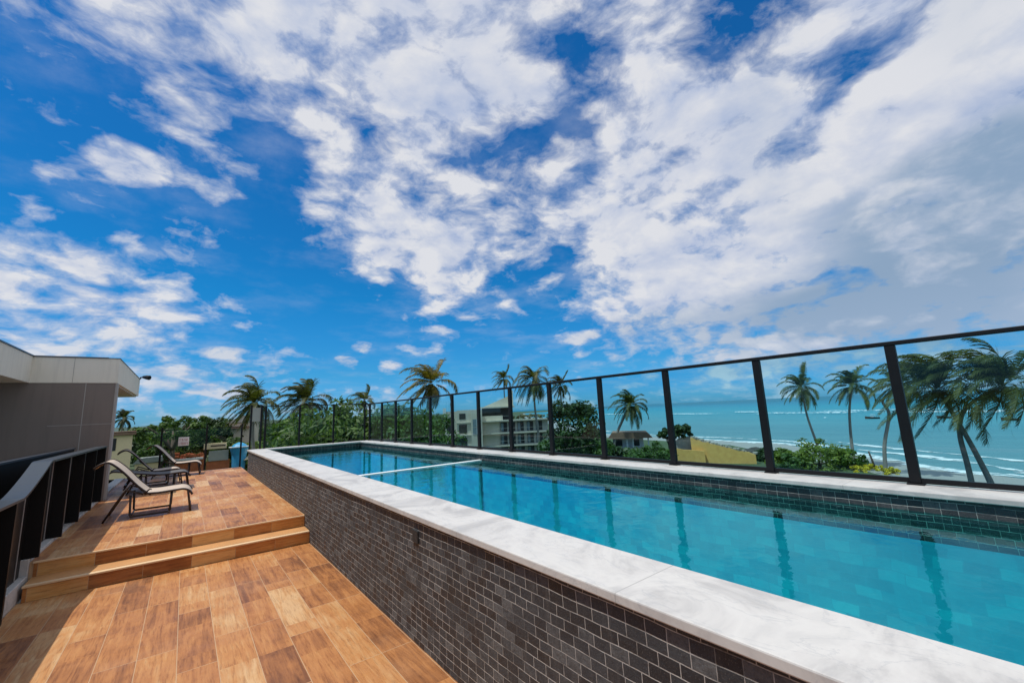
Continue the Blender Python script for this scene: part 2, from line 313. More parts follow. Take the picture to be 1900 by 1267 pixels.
def leaf_mat(name, dark, mid, light, scale=.9, trans=.3):
    mt = bpy.data.materials.new(name); mt.use_nodes = True; t = NT(mt.node_tree); t.n.clear()
    o = t.node('ShaderNodeOutputMaterial'); g = t.node('ShaderNodeNewGeometry')
    r = g.outputs['Random Per Island']
    n = t.noise(g.outputs['Position'], scale, 3, .5)
    f = t.math('ADD', t.math('MULTIPLY', r, .55), t.math('MULTIPLY', t.maprange(n, .3, .7), .45))
    c = t.ramp(f, [(.1, dark), (.5, mid), (.92, light)]).outputs[0]
    df = t.node('ShaderNodeBsdfPrincipled'); df.inputs['Roughness'].default_value = .5; df.inputs['Specular IOR Level'].default_value = .3; t.set(df.inputs['Base Color'], c)
    tl = t.node('ShaderNodeBsdfTranslucent'); t.set(tl.inputs[0], t.mix(1.0, c, (1.5, 1.6, .5), 'MULTIPLY'))
    mx = t.node('ShaderNodeMixShader'); mx.inputs[0].default_value = trans
    t.l.new(df.outputs[0], mx.inputs[1]); t.l.new(tl.outputs[0], mx.inputs[2]); t.l.new(mx.outputs[0], o.inputs[0])
    return mt

M = {}
M['deck'] = wood_tile('wood_look_tile'); M['deck_up'] = wood_tile('wood_look_tile_upper', shift=.45); M['riser'] = wood_tile('riser_tile_brightened', True)
M['tread'] = plain('tread_tile', (.56, .29, .115), .5, var=.28, scale=4)
M['nosing'] = plain('nosing', (.74, .52, .30), .5, var=.12)
M['tileY'] = stone_tile('stone_mosaic', 'Y'); M['tileX'] = stone_tile('stone_mosaic_end', 'X')
M['marble'] = marble('white_marble'); M['basin'] = pool_tile('turquoise_mosaic'); M['water'] = pool_water_mat()
M['black'] = plain('black_aluminium', (.009, .009, .010), .5, 0, .2, 8, spec=.22)
M['fin'] = plain('black_louvre', (.006, .006, .006), .45, 0, .3, 3, spec=.25)
M['cap'] = plain('grey_aluminium_cap', (.075, .088, .10), .38, .6, .06, 20)
M['glass'] = glass('tinted_glass', (.73, .915, .955), 1.45, .75); M['clear'] = glass('clear_glass', (.95, .975, .97), 1.4, .5)
M['render_wall'] = plain('taupe_render', (.245, .20, .175), .85, var=.10, scale=1.6, bump=.15)
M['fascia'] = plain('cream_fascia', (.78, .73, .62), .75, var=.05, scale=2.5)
M['seam'] = plain('seam_grey', (.36, .34, .32), .8)
M['edge_metal'] = plain('roof_flashing', (.10, .11, .13), .4, .6)
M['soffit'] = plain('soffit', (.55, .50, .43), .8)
M['concrete'] = plain('pale_concrete', (.50, .50, .49), .8, var=.2, scale=5, bump=.2)
def streaked(name, c, amt):
    mt, t, b = mat(name); p = pos(t)
    n = t.noise(t.vmath('MULTIPLY', p, (7, 7, .5)), 1.6, 7, .65, .3); n2 = t.noise(p, 1.3, 6, .6)
    col = t.mix(t.maprange(n, .48, .75, 0, amt), c, tuple(v*.55 for v in c)); col = t.mix(t.maprange(n2, .4, .7, 0, amt*.8), col, tuple(v*.78 for v in c))
    t.set(b.inputs['Base Color'], col); b.inputs['Roughness'].default_value = .85
    bp = t.node('ShaderNodeBump'); bp.inputs['Strength'].default_value = .25; bp.inputs['Distance'].default_value = .004
    t.set(bp.inputs['Height'], t.noise(p, 90, 4, .7)); t.set(b.inputs['Normal'], bp.outputs[0]); return mt
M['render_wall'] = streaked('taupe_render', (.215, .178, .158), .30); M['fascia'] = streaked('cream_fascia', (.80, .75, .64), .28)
M['hotel'] = plain('hotel_render', (.45, .42, .38), .85)
M['sling'] = plain('beige_sling', (.52, .42, .33), .7, var=.08, scale=60, bump=.3); M['sling_dark'] = plain('grey_sling', (.12, .115, .11), .7, var=.2, scale=50)
M['frame'] = plain('bronze_frame', (.035, .022, .018), .42, .3)
M['rope'] = plain('white_edge', (.75, .80, .80), .6)
M['sea'] = sea_mat(); M['foam'] = foam_mat()
M['sand'] = plain('wet_sand', (.32, .29, .255), .5, var=.15, scale=.15); 
M['land'] = plain('scrub_ground', (.060, .085, .030), .95, var=.6, scale=.09)
M['hill'] = plain('far_hill', (.06, .10, .085), 1, var=.3, scale=.01)
M['bark'] = plain('palm_bark', (.27, .235, .20), .9, var=.5, scale=5, bump=.6); M['bark_d'] = plain('tree_bark', (.09, .07, .05), .9, var=.3, scale=3)
M['palm_g'] = leaf_mat('palm_green', (.026, .040, .011), (.065, .085, .021), (.17, .17, .045), .5)
M['palm_y'] = leaf_mat('palm_yellowing', (.040, .045, .012), (.115, .105, .025), (.34, .25, .05), .5)
M['palm_d'] = leaf_mat('palm_dark', (.020, .030, .009), (.048, .062, .018), (.125, .125, .035), .5)
M['leaf_d'] = leaf_mat('leaf_dark', (.012, .030, .008), (.030, .062, .014), (.07, .12, .028), .5, .22)
M['leaf_m'] = leaf_mat('leaf_mid', (.020, .050, .010), (.055, .115, .020), (.13, .21, .045), .5)
M['leaf_l'] = leaf_mat('leaf_light', (.05, .09, .014), (.14, .20, .03), (.30, .34, .06), .5, .35)
M['flower'] = leaf_mat('yellow_flower', (.20, .20, .02), (.55, .45, .03), (.85, .66, .05), 1.5, .2)
M['bwall'] = plain('weathered_white', (.66, .57, .45), .85, var=.22, scale=.5)
M['bwall2'] = plain('grey_white', (.50, .46, .40), .85, var=.25, scale=.8)
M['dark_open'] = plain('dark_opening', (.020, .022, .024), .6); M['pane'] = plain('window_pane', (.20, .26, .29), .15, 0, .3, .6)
M['yellow'] = plain('yellow_render', (.95, .47, .13), .85, var=.30, scale=1.3); M['rubble'] = plain('rubble', (.40, .36, .30), .95, var=.4, scale=1.2)
M['roof_tile'] = plain('weathered_roof_tile', (.26, .15, .095), .85, var=.4, scale=2); M['brickred'] = plain('red_brick', (.46, .13, .05), .9, var=.55, scale=1.1)
M['corr'] = plain('fibre_cement', (.33, .35, .32), .9, var=.2, scale=1); M['tank'] = plain('blue_tank', (.04, .30, .55), .4, var=.3, scale=.5)
M['cream'] = plain('cream_render', (.85, .66, .40), .85); M['white'] = plain('white_paint', (.75, .74, .72), .6); M['redink'] = plain('red_ink', (.35, .06, .06), .6)
M['timber'] = plain('grey_timber', (.09, .06, .045), .9)
M['rock'] = plain('shore_rock', (.06, .055, .05), .9, var=.4, scale=1); M['rust'] = plain('plant_mass', (.16, .14, .05), .9, var=.5, scale=1.5)

# ------------------------------------------------------------------ mesh helpers
class MB:
    def __init__(s): s.v = []; s.f = []; s.sm = False
    def add(s, vs, fs):
        o = len(s.v); s.v += [tuple(q) for q in vs]; s.f += [tuple(i+o for i in q) for q in fs]; return s
    def box(s, x0, x1, y0, y1, z0, z1, bev=0.0):
        if bev:
            bm = bmesh.new(); bmesh.ops.create_cube(bm, size=1)
            for q in bm.verts: q.co = Vector(((x0+x1)/2+q.co.x*(x1-x0), (y0+y1)/2+q.co.y*(y1-y0), (z0+z1)/2+q.co.z*(z1-z0)))
            bmesh.ops.bevel(bm, geom=bm.edges[:], offset=bev, segments=2, profile=.5, affect='EDGES')
            bm.verts.index_update(); s.add([q.co[:] for q in bm.verts], [[k.index for k in f.verts] for f in bm.faces]); bm.free(); return s
        return s.add([(x0,y0,z0),(x1,y0,z0),(x1,y1,z0),(x0,y1,z0),(x0,y0,z1),(x1,y0,z1),(x1,y1,z1),(x0,y1,z1)],
                     [(0,3,2,1),(4,5,6,7),(0,1,5,4),(1,2,6,5),(2,3,7,6),(3,0,4,7)])
    def tube(s, pts, rad, n=8, cap=True):
        pts = [Vector(q) for q in pts]; k = len(pts); rads = rad if isinstance(rad, (list, tuple)) else [rad]*k
        rings = []; ref = None
        for i, q in enumerate(pts):
            t = (pts[min(i+1, k-1)] - pts[max(i-1, 0)]).normalized()
            if ref is None: ref = t.orthogonal().normalized()
            ref = (ref - t*ref.dot(t)).normalized(); b2 = t.cross(ref)
            rings.append([q + (ref*math.cos(2*math.pi*j/n) + b2*math.sin(2*math.pi*j/n))*rads[i] for j in range(n)])
        vs = [p for r_ in rings for p in r_]; fs = []
        for i in range(k-1):
            for j in range(n): fs.append((i*n+j, i*n+(j+1)%n, (i+1)*n+(j+1)%n, (i+1)*n+j))
        if cap: fs.append(tuple(range(n-1, -1, -1))); fs.append(tuple((k-1)*n+j for j in range(n)))
        return s.add(vs, fs)
    def prism(s, pts, y0, y1):   # outline in XZ extruded along Y
        n = len(pts); vs = [(x_, y0, z_) for x_, z_ in pts] + [(x_, y1, z_) for x_, z_ in pts]
        return s.add(vs, [tuple(range(n)), tuple(range(2*n-1, n-1, -1))] + [(i, i+n, (i+1) % n+n, (i+1) % n) for i in range(n)])
    def prismx(s, pts, x0, x1):  # outline in YZ extruded along X
        n = len(pts); vs = [(x0, a, c) for a, c in pts] + [(x1, a, c) for a, c in pts]
        return s.add(vs, [tuple(range(n)), tuple(range(2*n-1, n-1, -1))] + [(i, i+n, (i+1) % n+n, (i+1) % n) for i in range(n)])
    def build(s, name, m_, parent=None, smooth=False, fix=True):
        me = bpy.data.meshes.new(name); me.from_pydata(s.v, [], s.f)
        if fix:
            bm = bmesh.new(); bm.from_mesh(me); bmesh.ops.recalc_face_normals(bm, faces=bm.faces[:]); bm.to_mesh(me); bm.free()
        me.materials.append(m_)
        if smooth:
            me.polygons.foreach_set('use_smooth', [True]*len(me.polygons))
        ob = bpy.data.objects.new(name, me); COL.objects.link(ob)
        if parent: ob.parent = parent
        return ob
def tag(o, label=None, cat=None, group=None, kind=None):
    if label: o['label'] = label
    if cat: o['category'] = cat
    if group: o['group'] = group
    if kind: o['kind'] = kind
    return o
def empty(name, label, cat, loc=(0, 0, 0), rz=0, group=None):
    o = bpy.data.objects.new(name, None); COL.objects.link(o); o.location = loc; o.rotation_euler = (0, 0, rz); o.empty_display_size = .2
    return tag(o, label, cat, group)
def copy_tree(o, parent=None):
    c = o.copy(); COL.objects.link(c)
    if parent: c.parent = parent
    for ch in list(o.children): copy_tree(ch, c)
    return c
def struct(ob): ob['kind'] = 'structure'; return ob

# ------------------------------------------------------------------ terrace structure
SEA = -10.4
XL, XW = -1.10, 1.40           # terrace edge, pool wall face
YS1, YS2, YE = 6.33, 6.64, 15.2
struct(MB().box(XL-.06, XW+.01, -5.0, YS1+.02, -.12, 0).build('deck', M['deck']))
struct(MB().box(XL-.06, XW+.01, YS2+.004, YE, .10, .30).build('upper_deck', M['deck_up']))
struct(MB().box(XL-.06, XW-.002, YE+.002, YE+.07, .12, .298).build('deck_edge', M['nosing']))
st = empty('terrace_steps', 'two wide tan wood-look tiled steps between the lower and upper terrace', 'steps', (0, YS1, 0))
for (y0, y1, zt) in ((YS1, YS2, .15), (YS2, YS2+.06, .30)):
    k = -1 if zt < .2 else 0
    x0 = XL-.03; x1 = XW+(.0 if k else -.002)
    o = MB().box(x0, x1, y0, y1+.02, zt-.148, zt-.018).build('riser', M['riser'], st); o.matrix_parent_inverse = Matrix.Translation((0, -YS1, 0))
    o = MB().box(x0-.006, x1-.003, y0-.018, y1-(.0 if k else .056), zt-.018, zt+.001, .004).build('nosing', M['nosing'], st); o.matrix_parent_inverse = Matrix.Translation((0, -YS1, 0))
o = MB().box(XL-.03, XW-.004, YS1+.045, YS2-.002, .12, .154).build('tread', M['tread'], st); o.matrix_parent_inverse = Matrix.Translation((0, -YS1, 0))

hot = empty('hotel_block', 'rendered hotel building body that carries the roof terrace and pool', 'building', (0, 5, SEA))
def P(o): o.matrix_parent_inverse = o.parent.matrix_world.inverted() if False else Matrix.Translation(-Vector(o.parent.location)); return o
P(MB().box(-9, 4.66, -6, 15.1, SEA, -.45).build('wall', M['hotel'], hot))

# ------------------------------------------------------------------ swimming pool
YP0, YP1 = -4.0, 13.55; XR = 4.66; ZC = .88; ZW = .735
pool = empty('swimming_pool', 'long raised roof pool faced in dark stone mosaic with white marble coping', 'pool', (3, 5, 0))
b_ = MB(); b_.box(XW, XW+.30, YP0, YP1-.02, -.40, ZC-.042)
P(b_.build('outer_wall', M['tileY'], pool))
P(MB().box(4.30, XR-.02, YP0, YP1-.02, -.40, ZC-.042).build('inner_wall', M['tileY'], pool))
P(MB().box(XW+.302, 4.298, YP1-.32, YP1-.02, -.40, ZC-.042).build('end_wall', M['tileX'], pool))
P(MB().box(XW+.302, 4.298, YP0, YP0+.3, -.40, ZC-.042).build('end_wall', M['tileX'], pool))
# basin below the dark waterline band
zb = ZW-.20; zf = -.55
b_ = MB()
x0, x1, y0, y1 = XW+.31, 4.285, YP0+.31, YP1-.335
b_.add([(x0,y0,zf),(x1,y0,zf),(x1,y1,zf),(x0,y1,zf),(x0,y0,zb),(x1,y0,zb),(x1,y1,zb),(x0,y1,zb)], [(0,1,2,3),(0,4,5,1),(1,5,6,2),(2,6,7,3),(3,7,4,0)])
P(b_.build('basin', M['basin'], pool, fix=False))
cp = [(XW-.03, XW+.385, YP0, YP1-.40), (4.27, XR, YP0, YP1-.40), (XW-.03, XR, YP1-.398, YP1)]
for (a, b, c, d_) in cp:
    P(MB().box(a, b, c, d_, ZC-.040, ZC, .006).build('coping', M['marble'], pool))
P(MB().box(XW-.012, XW+.004, 2.99, 3.08, .675, .765, .004).build('wall_inlet', M['dark_open'], pool))
wt = MB().add([(XW+.301, YP0+.301, ZW), (4.299, YP0+.301, ZW), (4.299, YP1-.321, ZW), (XW+.301, YP1-.321, ZW)], [(0, 1, 2, 3)]).build('pool_water', M['water'])
struct(wt)
tag(MB().box(XW+.305, 4.295, 6.52, 6.60, ZW-.05, ZW+.012, .006).build('divider_rail', M['rope']), 'thin white divider lying across the pool at the waterline', 'divider')

# ------------------------------------------------------------------ glass fence along the pool
XF = 4.60; ZT = 2.0
gf = empty('glass_fence', 'long tinted glass fence with black posts along the sea side of the pool', 'fence', (XF, 5, ZC))
ys = [.776 + 1.045*i for i in range(-5, 13)]
ys = [q for q in ys if q < YP1-.05]
for q in ys:
    b_ = MB().box(XF-.026, XF+.026, q-.034, q+.034, ZC+.012, ZT-.012, .005)
    b_.box(XF-.045, XF+.045, q-.052, q+.052, ZC-.001, ZC+.012, .004)
    P(b_.build('post', M['black'], gf))
P(MB().box(XF-.03, XF+.03, ys[0], YP1-.02, ZT-.011, ZT+.022, .005).build('top_rail', M['black'], gf))
for a, b in zip(ys[:-1], ys[1:]):
    P(MB().box(XF-.014, XF+.014, a+.035, b-.035, ZC+.012, ZC+.05).build('bottom_rail', M['black'], gf))
    P(MB().box(XF-.005, XF+.005, a+.033, b-.033, ZC+.045, ZT-.010).build('glass_panel', M['glass'], gf))

YF = YP1-.06
ef = empty('end_fence', 'shorter glass fence with thin black posts across the far end of the pool', 'fence', (3, YF, ZC))
xs = [1.76, 2.62, 3.56, 4.50]
for q in xs: P(MB().box(q-.024, q+.024, YF-.02, YF+.02, ZC-.001, ZT+.01, .004).build('post', M['black'], ef))
P(MB().box(1.735, 4.56, YF-.022, YF+.022, ZT+.011, ZT+.035).build('top_rail', M['black'], ef))
for a, b in zip(xs[:-1], xs[1:]): P(MB().box(a+.022, b-.022, YF-.005, YF+.005, ZC+.02, ZT+.012).build('glass_panel', M['clear'], ef))
sg = empty('screen_gate', 'narrow black framed gate with a grey mesh panel at the far pool corner', 'gate', (1.55, YF, ZC))
for q in (1.415, 1.655): P(MB().box(q-.022, q+.022, YF-.03, YF+.03, ZC-.001, ZT+.06, .004).build('post', M['black'], sg))
P(MB().box(1.436, 1.634, YF-.012, YF+.012, 1.62, 1.99).build('mesh_panel', M['corr'], sg))
P(MB().box(1.436, 1.634, YF-.01, YF+.01, ZC+.05, 1.60).build('glass_panel', M['clear'], sg))

# far terrace fence
tf = empty('terrace_fence', 'low clear glass fence with dark posts along the far edge of the upper terrace', 'fence', (0, YE+.1, .30))
xs = [-1.7, -.49, .52, 1.38]
for q in xs: P(MB().box(q-.022, q+.022, YE+.085, YE+.125, .05, 1.565, .004).build('post', M['black'], tf))
P(MB().box(-2.3, 1.36, YE+.09, YE+.12, 1.49, 1.505).build('top_rail', M['black'], tf))
P(MB().box(-2.3, 1.36, YE+.09, YE+.12, .22, .30).build('bottom_rail', M['black'], tf))
for a, b in zip(xs[:-1], xs[1:]): P(MB().box(a+.02, b-.02, YE+.10, YE+.108, .305, 1.488).build('glass_panel', M['clear'], tf))
sn = empty('notice_sign', 'small white notice with dark red lettering fixed to the far glass fence', 'sign', (0, YE+.08, 1.17))
P(MB().box(-.12, .12, YE+.078, YE+.09, 1.04, 1.28, .002).build('board', M['white'], sn))
random.seed(5)
for row, zz0 in ((0, 1.175), (1, 1.075)):
    xx = -.10; b_ = MB()
    while xx < .085:
        wl = random.uniform(.012, .022)
        b_.box(xx, xx+.005, YE+.074, YE+.0775, zz0, zz0+.065)
        if random.random() < .7: b_.box(xx+wl-.003, xx+wl+.002, YE+.074, YE+.0775, zz0, zz0+.065)
        h_ = random.choice([0, .03, .06]); b_.box(xx+.0055, xx+wl-.0035, YE+.074, YE+.0775, zz0+h_, zz0+h_+.006); xx += wl+.010
    P(b_.build('lettering', M['redink'], sn))

# ------------------------------------------------------------------ left guard of black louvres
kb = MB(); kb.box(-1.33, XL-.062, YS2-.02, 15.0, .10, .335, .006); kb.box(-1.33, XL-.062, YS1-.35, YS2-.022, .0, .175, .006); kb.box(-1.33, XL-.062, -4, YS1-.352, -.10, .03, .006)
tag(kb.build('marble_kerb', M['marble']), 'stepped white marble kerb under the black louvred guard', 'kerb')
lg = empty('louvred_guard', 'black louvred guard with a sloping grey cap beside the terrace steps', 'railing', (-1.2, 6, .3))
def topz(y):
    if y >= 6.62: return 1.30
    if y <= 5.75: return 1.03
    s_ = (y-5.75)/(6.62-5.75); return 1.03+.27*(s_**1.25)
yy = 10.70
fins = []
while yy > -2: fins.append(yy); yy -= 1.01
for q in fins:
    zb_ = .336 if q > YS2-.03 else (.176 if q > YS1-.35 else .031)
    P(MB().box(-1.232, -1.105, q-.02, q+.02, zb_, topz(q)-.02).build('slat', M['fin'], lg))
# black sheets added behind the open blades so the gaps look dark
for a, b in zip(fins[1:], fins[:-1]):
    zb_ = .05 if a < 6.6 else .35
    pts = [(a+.022, zb_), (b-.022, zb_)] + [(y_, topz(y_)-.03) for y_ in np.linspace(b-.022, a+.022, 7)]
    P(MB().prismx(pts, -1.232, -1.222).build('dark_backing', M['fin'], lg))
    e_ = b-.20
    P(MB().box(-1.221, -1.216, e_, e_+.012, zb_+.01, topz(e_)-.04).build('edge_strip', M['seam'], lg))
ysq = [-2.0, 2, 5.4, 5.62, 5.75, 5.84, 5.95, 6.1, 6.3, 6.5, 6.6, 6.66, 6.8, 8.5, 10.72]
vs = []; fs = []
for q in ysq:
    zt = topz(q); vs += [(-1.235, q, zt), (-1.09, q, zt), (-1.09, q, zt-.022), (-1.235, q, zt-.022)]
for i in range(len(ysq)-1):
    for j in range(4): fs.append((i*4+j, i*4+(j+1) % 4, (i+1)*4+(j+1) % 4, (i+1)*4+j))
fs += [(0, 1, 2, 3), tuple(len(vs)-4+j for j in (3, 2, 1, 0))]
P(MB().add(vs, fs).build('handrail_cap', M['cap'], lg))
ds = empty('stair_screen', 'tall black screen wall of the stairwell behind the louvred guard', 'screen', (-1.6, 6, 0))
P(MB().box(-1.60, -1.55, 1.5, 10.95, -.3, 1.27).build('panel', M['fin'], ds))
P(MB().box(-1.62, -1.53, 1.5, 10.95, 1.271, 1.295).build('trim', M['edge_metal'], ds))

# ------------------------------------------------------------------ penthouse on the left
ph = empty('penthouse', 'taupe rendered penthouse volume with a cream roof fascia at the left edge', 'building', (-3, 12, .3))
YB = 11.08
P(MB().box(-8, -1.115, YB, YB+.22, -.2, 2.47).build('wall', M['render_wall'], ph))
P(MB().box(-1.114, -1.085, YB+.002, YB+.222, .3, 2.47).build('corner_trim', M['seam'], ph))
P(MB().box(-8, -1.75, YB+.222, 15.0, -.2, 2.468).build('rear_wall', M['render_wall'], ph))
P(MB().box(-8, -2.35, -3, -2.6, -.2, 2.468).build('side_wall', M['render_wall'], ph))
P(MB().box(-8.0, -2.23, 0.5, YB-.012, 2.47, 2.94).build('roof_wing', M['fascia'], ph))
rf = P(MB().box(-8.0, -1.09, YB-.01, 15.75, 2.472, 2.94).build('roof', M['fascia'], ph))
for nm, a in (('flashing', (-8.02, -2.215, .48, YB-.03, 2.942, 2.962)), ('flashing', (-8.02, -1.25, YB-.028, 15.77, 2.942, 2.962))):
    P(MB().box(*a).build(nm, M['edge_metal'], ph))
P(MB().box(-1.249, -1.08, YB-.02, 15.77, 2.942, 2.954).build('flashing', M['edge_metal'], ph))
for x_ in (-1.52,): P(MB().box(x_-.006, x_+.006, YB-.0035, YB-.0005, -.1, 2.468).build('render_seam', M['seam'], ph))
P(MB().box(-1.95, -1.115, YB-.0035, YB-.0005, 1.695, 1.705).build('render_seam', M['seam'], ph))
P(MB().box(-1.705, -1.70, YB-.0135, YB-.0105, 2.475, 2.938).build('render_seam', M['seam'], ph))
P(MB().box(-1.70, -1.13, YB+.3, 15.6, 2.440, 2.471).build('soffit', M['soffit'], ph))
cl = empty('roof_floodlight', 'small black floodlight on the corner of the cream roof fascia', 'lamp', (-1.08, 15.7, 2.9))
P(MB().tube([(-1.08, 15.7, 2.955), (-1.08, 15.7, 2.99), (-1.0, 15.62, 3.0)], .018).build('bracket', M['black'], cl))
P(MB().tube([(-1.02, 15.64, 3.0), (-.93, 15.56, 2.985), (-.88, 15.52, 2.97)], [.035, .06, .065], 10).build('lamp_head', M['black'], cl))

# ------------------------------------------------------------------ sun loungers
def spline(pts, n=6):
    o = []
    P_ = [pts[0]] + list(pts) + [pts[-1]]
    for i in range(1, len(P_)-2):
        p0, p1, p2, p3 = (np.array(P_[k], float) for k in (i-1, i, i+1, i+2))
        for j in range(n):
            t_ = j/n
            o.append(tuple(.5*((2*p1)+(-p0+p2)*t_+(2*p0-5*p1+4*p2-p3)*t_**2+(-p0+3*p1-3*p2+p3)*t_**3)))
    o.append(tuple(pts[-1])); return o
def make_lounger(name, label, sl, raised=True):
    L = empty(name, label, 'sun lounger', group='sun loungers on the upper terrace')
    W_ = .65
    if raised: back = [(-.98, .755), (-.93, .80), (-.86, .828), (-.79, .80), (-.66, .67), (-.50, .47), (-.37, .335)]
    else: back = [(-1.12, .44), (-1.06, .47), (-.98, .465), (-.80, .42), (-.55, .37), (-.37, .335)]
    seat = [(-.41, .345), (-.25, .335), (-.05, .345), (.05, .345), (.12, .31), (.16, .25)]
    def sling(pts, nm):
        pts = spline(pts, 5); n = len(pts); vs = []; fs = []
        for k, dz in ((0, 0), (1, -.012)):
            for (a, c) in pts:
                for yk in range(7):
                    yv = .02+(W_-.04)*yk/6; sag = -.012*math.sin(math.pi*yk/6)
                    vs.append((a, yv, c+dz+sag))
        for k in range(2):
            for i in range(n-1):
                for j in range(6):
                    q = k*n*7+i*7+j; fs.append((q, q+1, q+8, q+7))
        for i in range(n-1):
            for j in (0, 6):
                q = i*7+j; fs.append((q, q+7, q+7+n*7, q+n*7))
        for j in range(6):
            for i in (0, n-1): q = i*7+j; fs.append((q, q+1, q+1+n*7, q+n*7))
        MB().add(vs, fs).build(nm, sl, L, smooth=False)
    sling(back, 'backrest'); sling(seat, 'seat')
    for yv in (0.0, W_):
        yi = .0
        MB().tube([(a, yv, c-.004) for a, c in spline(back, 5)], .014).build('back_rail', M['frame'], L, True)
        MB().tube([(a, yv, c-.006) for a, c in spline(seat, 5)], .015).build('seat_rail', M['frame'], L, True)
        MB().tube([(.10, yv, .32), (.118, yv, .2), (.15, yv, .0)], .013).build('leg', M['frame'], L, True)
        MB().tube([(-.42, yv, .33), (-.62, yv, .42 if raised else .33), (-.72, yv, .22), (-.83, yv, 0)], [.013, .013, .015, .013]).build('leg', M['frame'], L, True)
        s_ = .02 if yv == 0 else -.02
        MB().tube([(-.56, yv+s_, .335), (-.55, yv+s_, .055), (-.53, yv+s_, .035), (-.12, yv+s_, .035), (-.10, yv+s_, .055), (-.095, yv+s_, .33)], .014).build('sled_frame', M['frame'], L, True)
    for (a, c) in ((-.54, .035), (-.11, .035), (.148, .06), (-.80, .07), (-.40, .325)): MB().tube([(a, .0, c), (a, W_, c)], .011).build('cross_bar', M['frame'], L, True)
    if raised:
        MB().tube([(-.62, .06, .58), (-.34, .06, .30)], .010).build('recliner_strut', M['frame'], L, True)
        MB().tube([(-.41, -.03, .34), (-.35, -.035, .40), (-.33, -.035, .39)], .010).build('hinge_lever', M['frame'], L, True)
    return L
L1 = make_lounger('sun_lounger', 'nearest beige sling sun lounger with its back raised, closest to the steps', M['sling']); L1.location = (0, 8.43, .30)
L2 = make_lounger('sun_lounger', 'middle sun lounger with dark grey sling and its back lowered', M['sling_dark'], False); L2.location = (-.0, 11.45, .30); L2.rotation_euler.z = R(2)
L3 = copy_tree(L1); L3['label'] = 'farthest beige sun lounger with raised back next to the far glass fence'; L3.location = (.24, 14.2, .30); L3.rotation_euler.z = R(-3)
L4 = copy_tree(L1); L4['label'] = 'beige sun lounger with raised back beside the penthouse corner behind the dark one'; L4.location = (-.12, 12.45, .30); L4.rotation_euler.z = R(4)

# ------------------------------------------------------------------ sea, beach, land
SH = [(20, -260), (60, -90), (80, -22), (86.5, 2), (90.5, 9), (100, 18.5), (113, 34), (126, 48), (131, 66), (134, 82), (137, 96), (144, 121), (162, 152), (230, 230), (469, 560), (900, 1100), (3500, 2600)]
def off(pts, dd):
    o = []
    for i, q in enumerate(pts):
        a = Vector(pts[max(i-1, 0)]); b = Vector(pts[min(i+1, len(pts)-1)]); t_ = (b-a).normalized(); n_ = Vector((t_.y, -t_.x)); o.append((q[0]+n_.x*dd, q[1]+n_.y*dd))
    return o
S2 = []
for i in range(len(SH)-1):
    for j in range(6):
        t_ = j/6; S2.append((SH[i][0]*(1-t_)+SH[i+1][0]*t_, SH[i][1]*(1-t_)+SH[i+1][1]*t_))
S2.append(SH[-1])
inn, mid, outr = off(S2, -16), off(S2, 0), off(S2, 30)
struct(MB().add([(-9000, -9000, SEA-1.4), (22000, -9000, SEA-1.4), (22000, 22000, SEA-1.4), (-9000, 22000, SEA-1.4)], [(0, 1, 2, 3)]).build('sea_bed', M['sand']))
struct(MB().add([(-9000, -9000, SEA), (40000, -9000, SEA), (40000, 30000, SEA), (-9000, 30000, SEA)], [(0, 1, 2, 3)]).build('sea', M['sea']))
n = len(S2)
vs = [(a, b, SEA+.35) for a, b in inn] + [(a, b, SEA+.02) for a, b in mid] + [(a, b, SEA-1) for a, b in outr]
struct(MB().add(vs, [(k*n+i, k*n+i+1, (k+1)*n+i+1, (k+1)*n+i) for k in range(2) for i in range(n-1)]).build('beach', M['sand'], smooth=True))
vs = [(a, b, SEA+.37) for a, b in off(S2, -13)] + [(-6000, b, SEA+.37) for a, b in off(S2, -13)]
struct(MB().add(vs, [(i, i+1, n+i+1, n+i) for i in range(n-1)]).build('land', M['land']))
hv = []; random.seed(3)
hx = np.linspace(-1400, 1500, 60)
for i, a in enumerate(hx):
    h_ = 16+10*math.sin(a*.004+1)+5*math.sin(a*.013)+random.uniform(0, 3)
    hv += [(a, 2300, SEA), (a, 2420, SEA+h_), (a, 2700, SEA)]
struct(MB().add(hv, [(i*3+k, (i+1)*3+k, (i+1)*3+k+1, i*3+k+1) for i in range(59) for k in range(2)]).build('hills', M['hill'], smooth=True))

def foam(name, pts, width, rag=.4, seed=0, z=SEA+.03, kind=True):
    rnd = random.Random(seed); q = []
    for i in range(len(pts)-1):
        a, b = Vector(pts[i]), Vector(pts[i+1]); k = max(2, int((b-a).length/4))
        for j in range(k): q.append(a.lerp(b, j/k))
    q.append(Vector(pts[-1])); n_ = len(q); vs = []; ed = []
    ph_ = rnd.uniform(0, 9)
    for i, c in enumerate(q):
        t_ = (q[min(i+1, n_-1)]-q[max(i-1, 0)]).normalized(); nn_ = Vector((t_.y, -t_.x)); end = min(1, min(i, n_-1-i)/(n_*.18+1))
        wd = width*(.35+.65*end)*(1+rag*math.sin(i*.31+ph_)+rnd.uniform(-rag, rag)*.4); sh = width*.35*math.sin(i*.17+ph_*2)
        for k, e in ((-.5, 0), (-.2, 1), (.2, 1), (.5, 0)):
            pt = c+nn_*(sh+wd*k); vs.append((pt.x, pt.y, z+e*(.06 if kind else 1.1))); ed.append(e*(.25+.75*end))
    b = MB().add(vs, [(i*4+k, (i+1)*4+k, (i+1)*4+k+1, i*4+k+1) for i in range(n_-1) for k in range(3)]).build(name, M['foam'], smooth=True)
    at = b.data.attributes.new('edge', 'FLOAT', 'POINT'); at.data.foreach_set('value', ed)
    return struct(b)
shore = [q for q in S2 if -120 < q[1] < 500]
foam('surf_foam', off(shore, 1.0), 5.0, .3, 1)
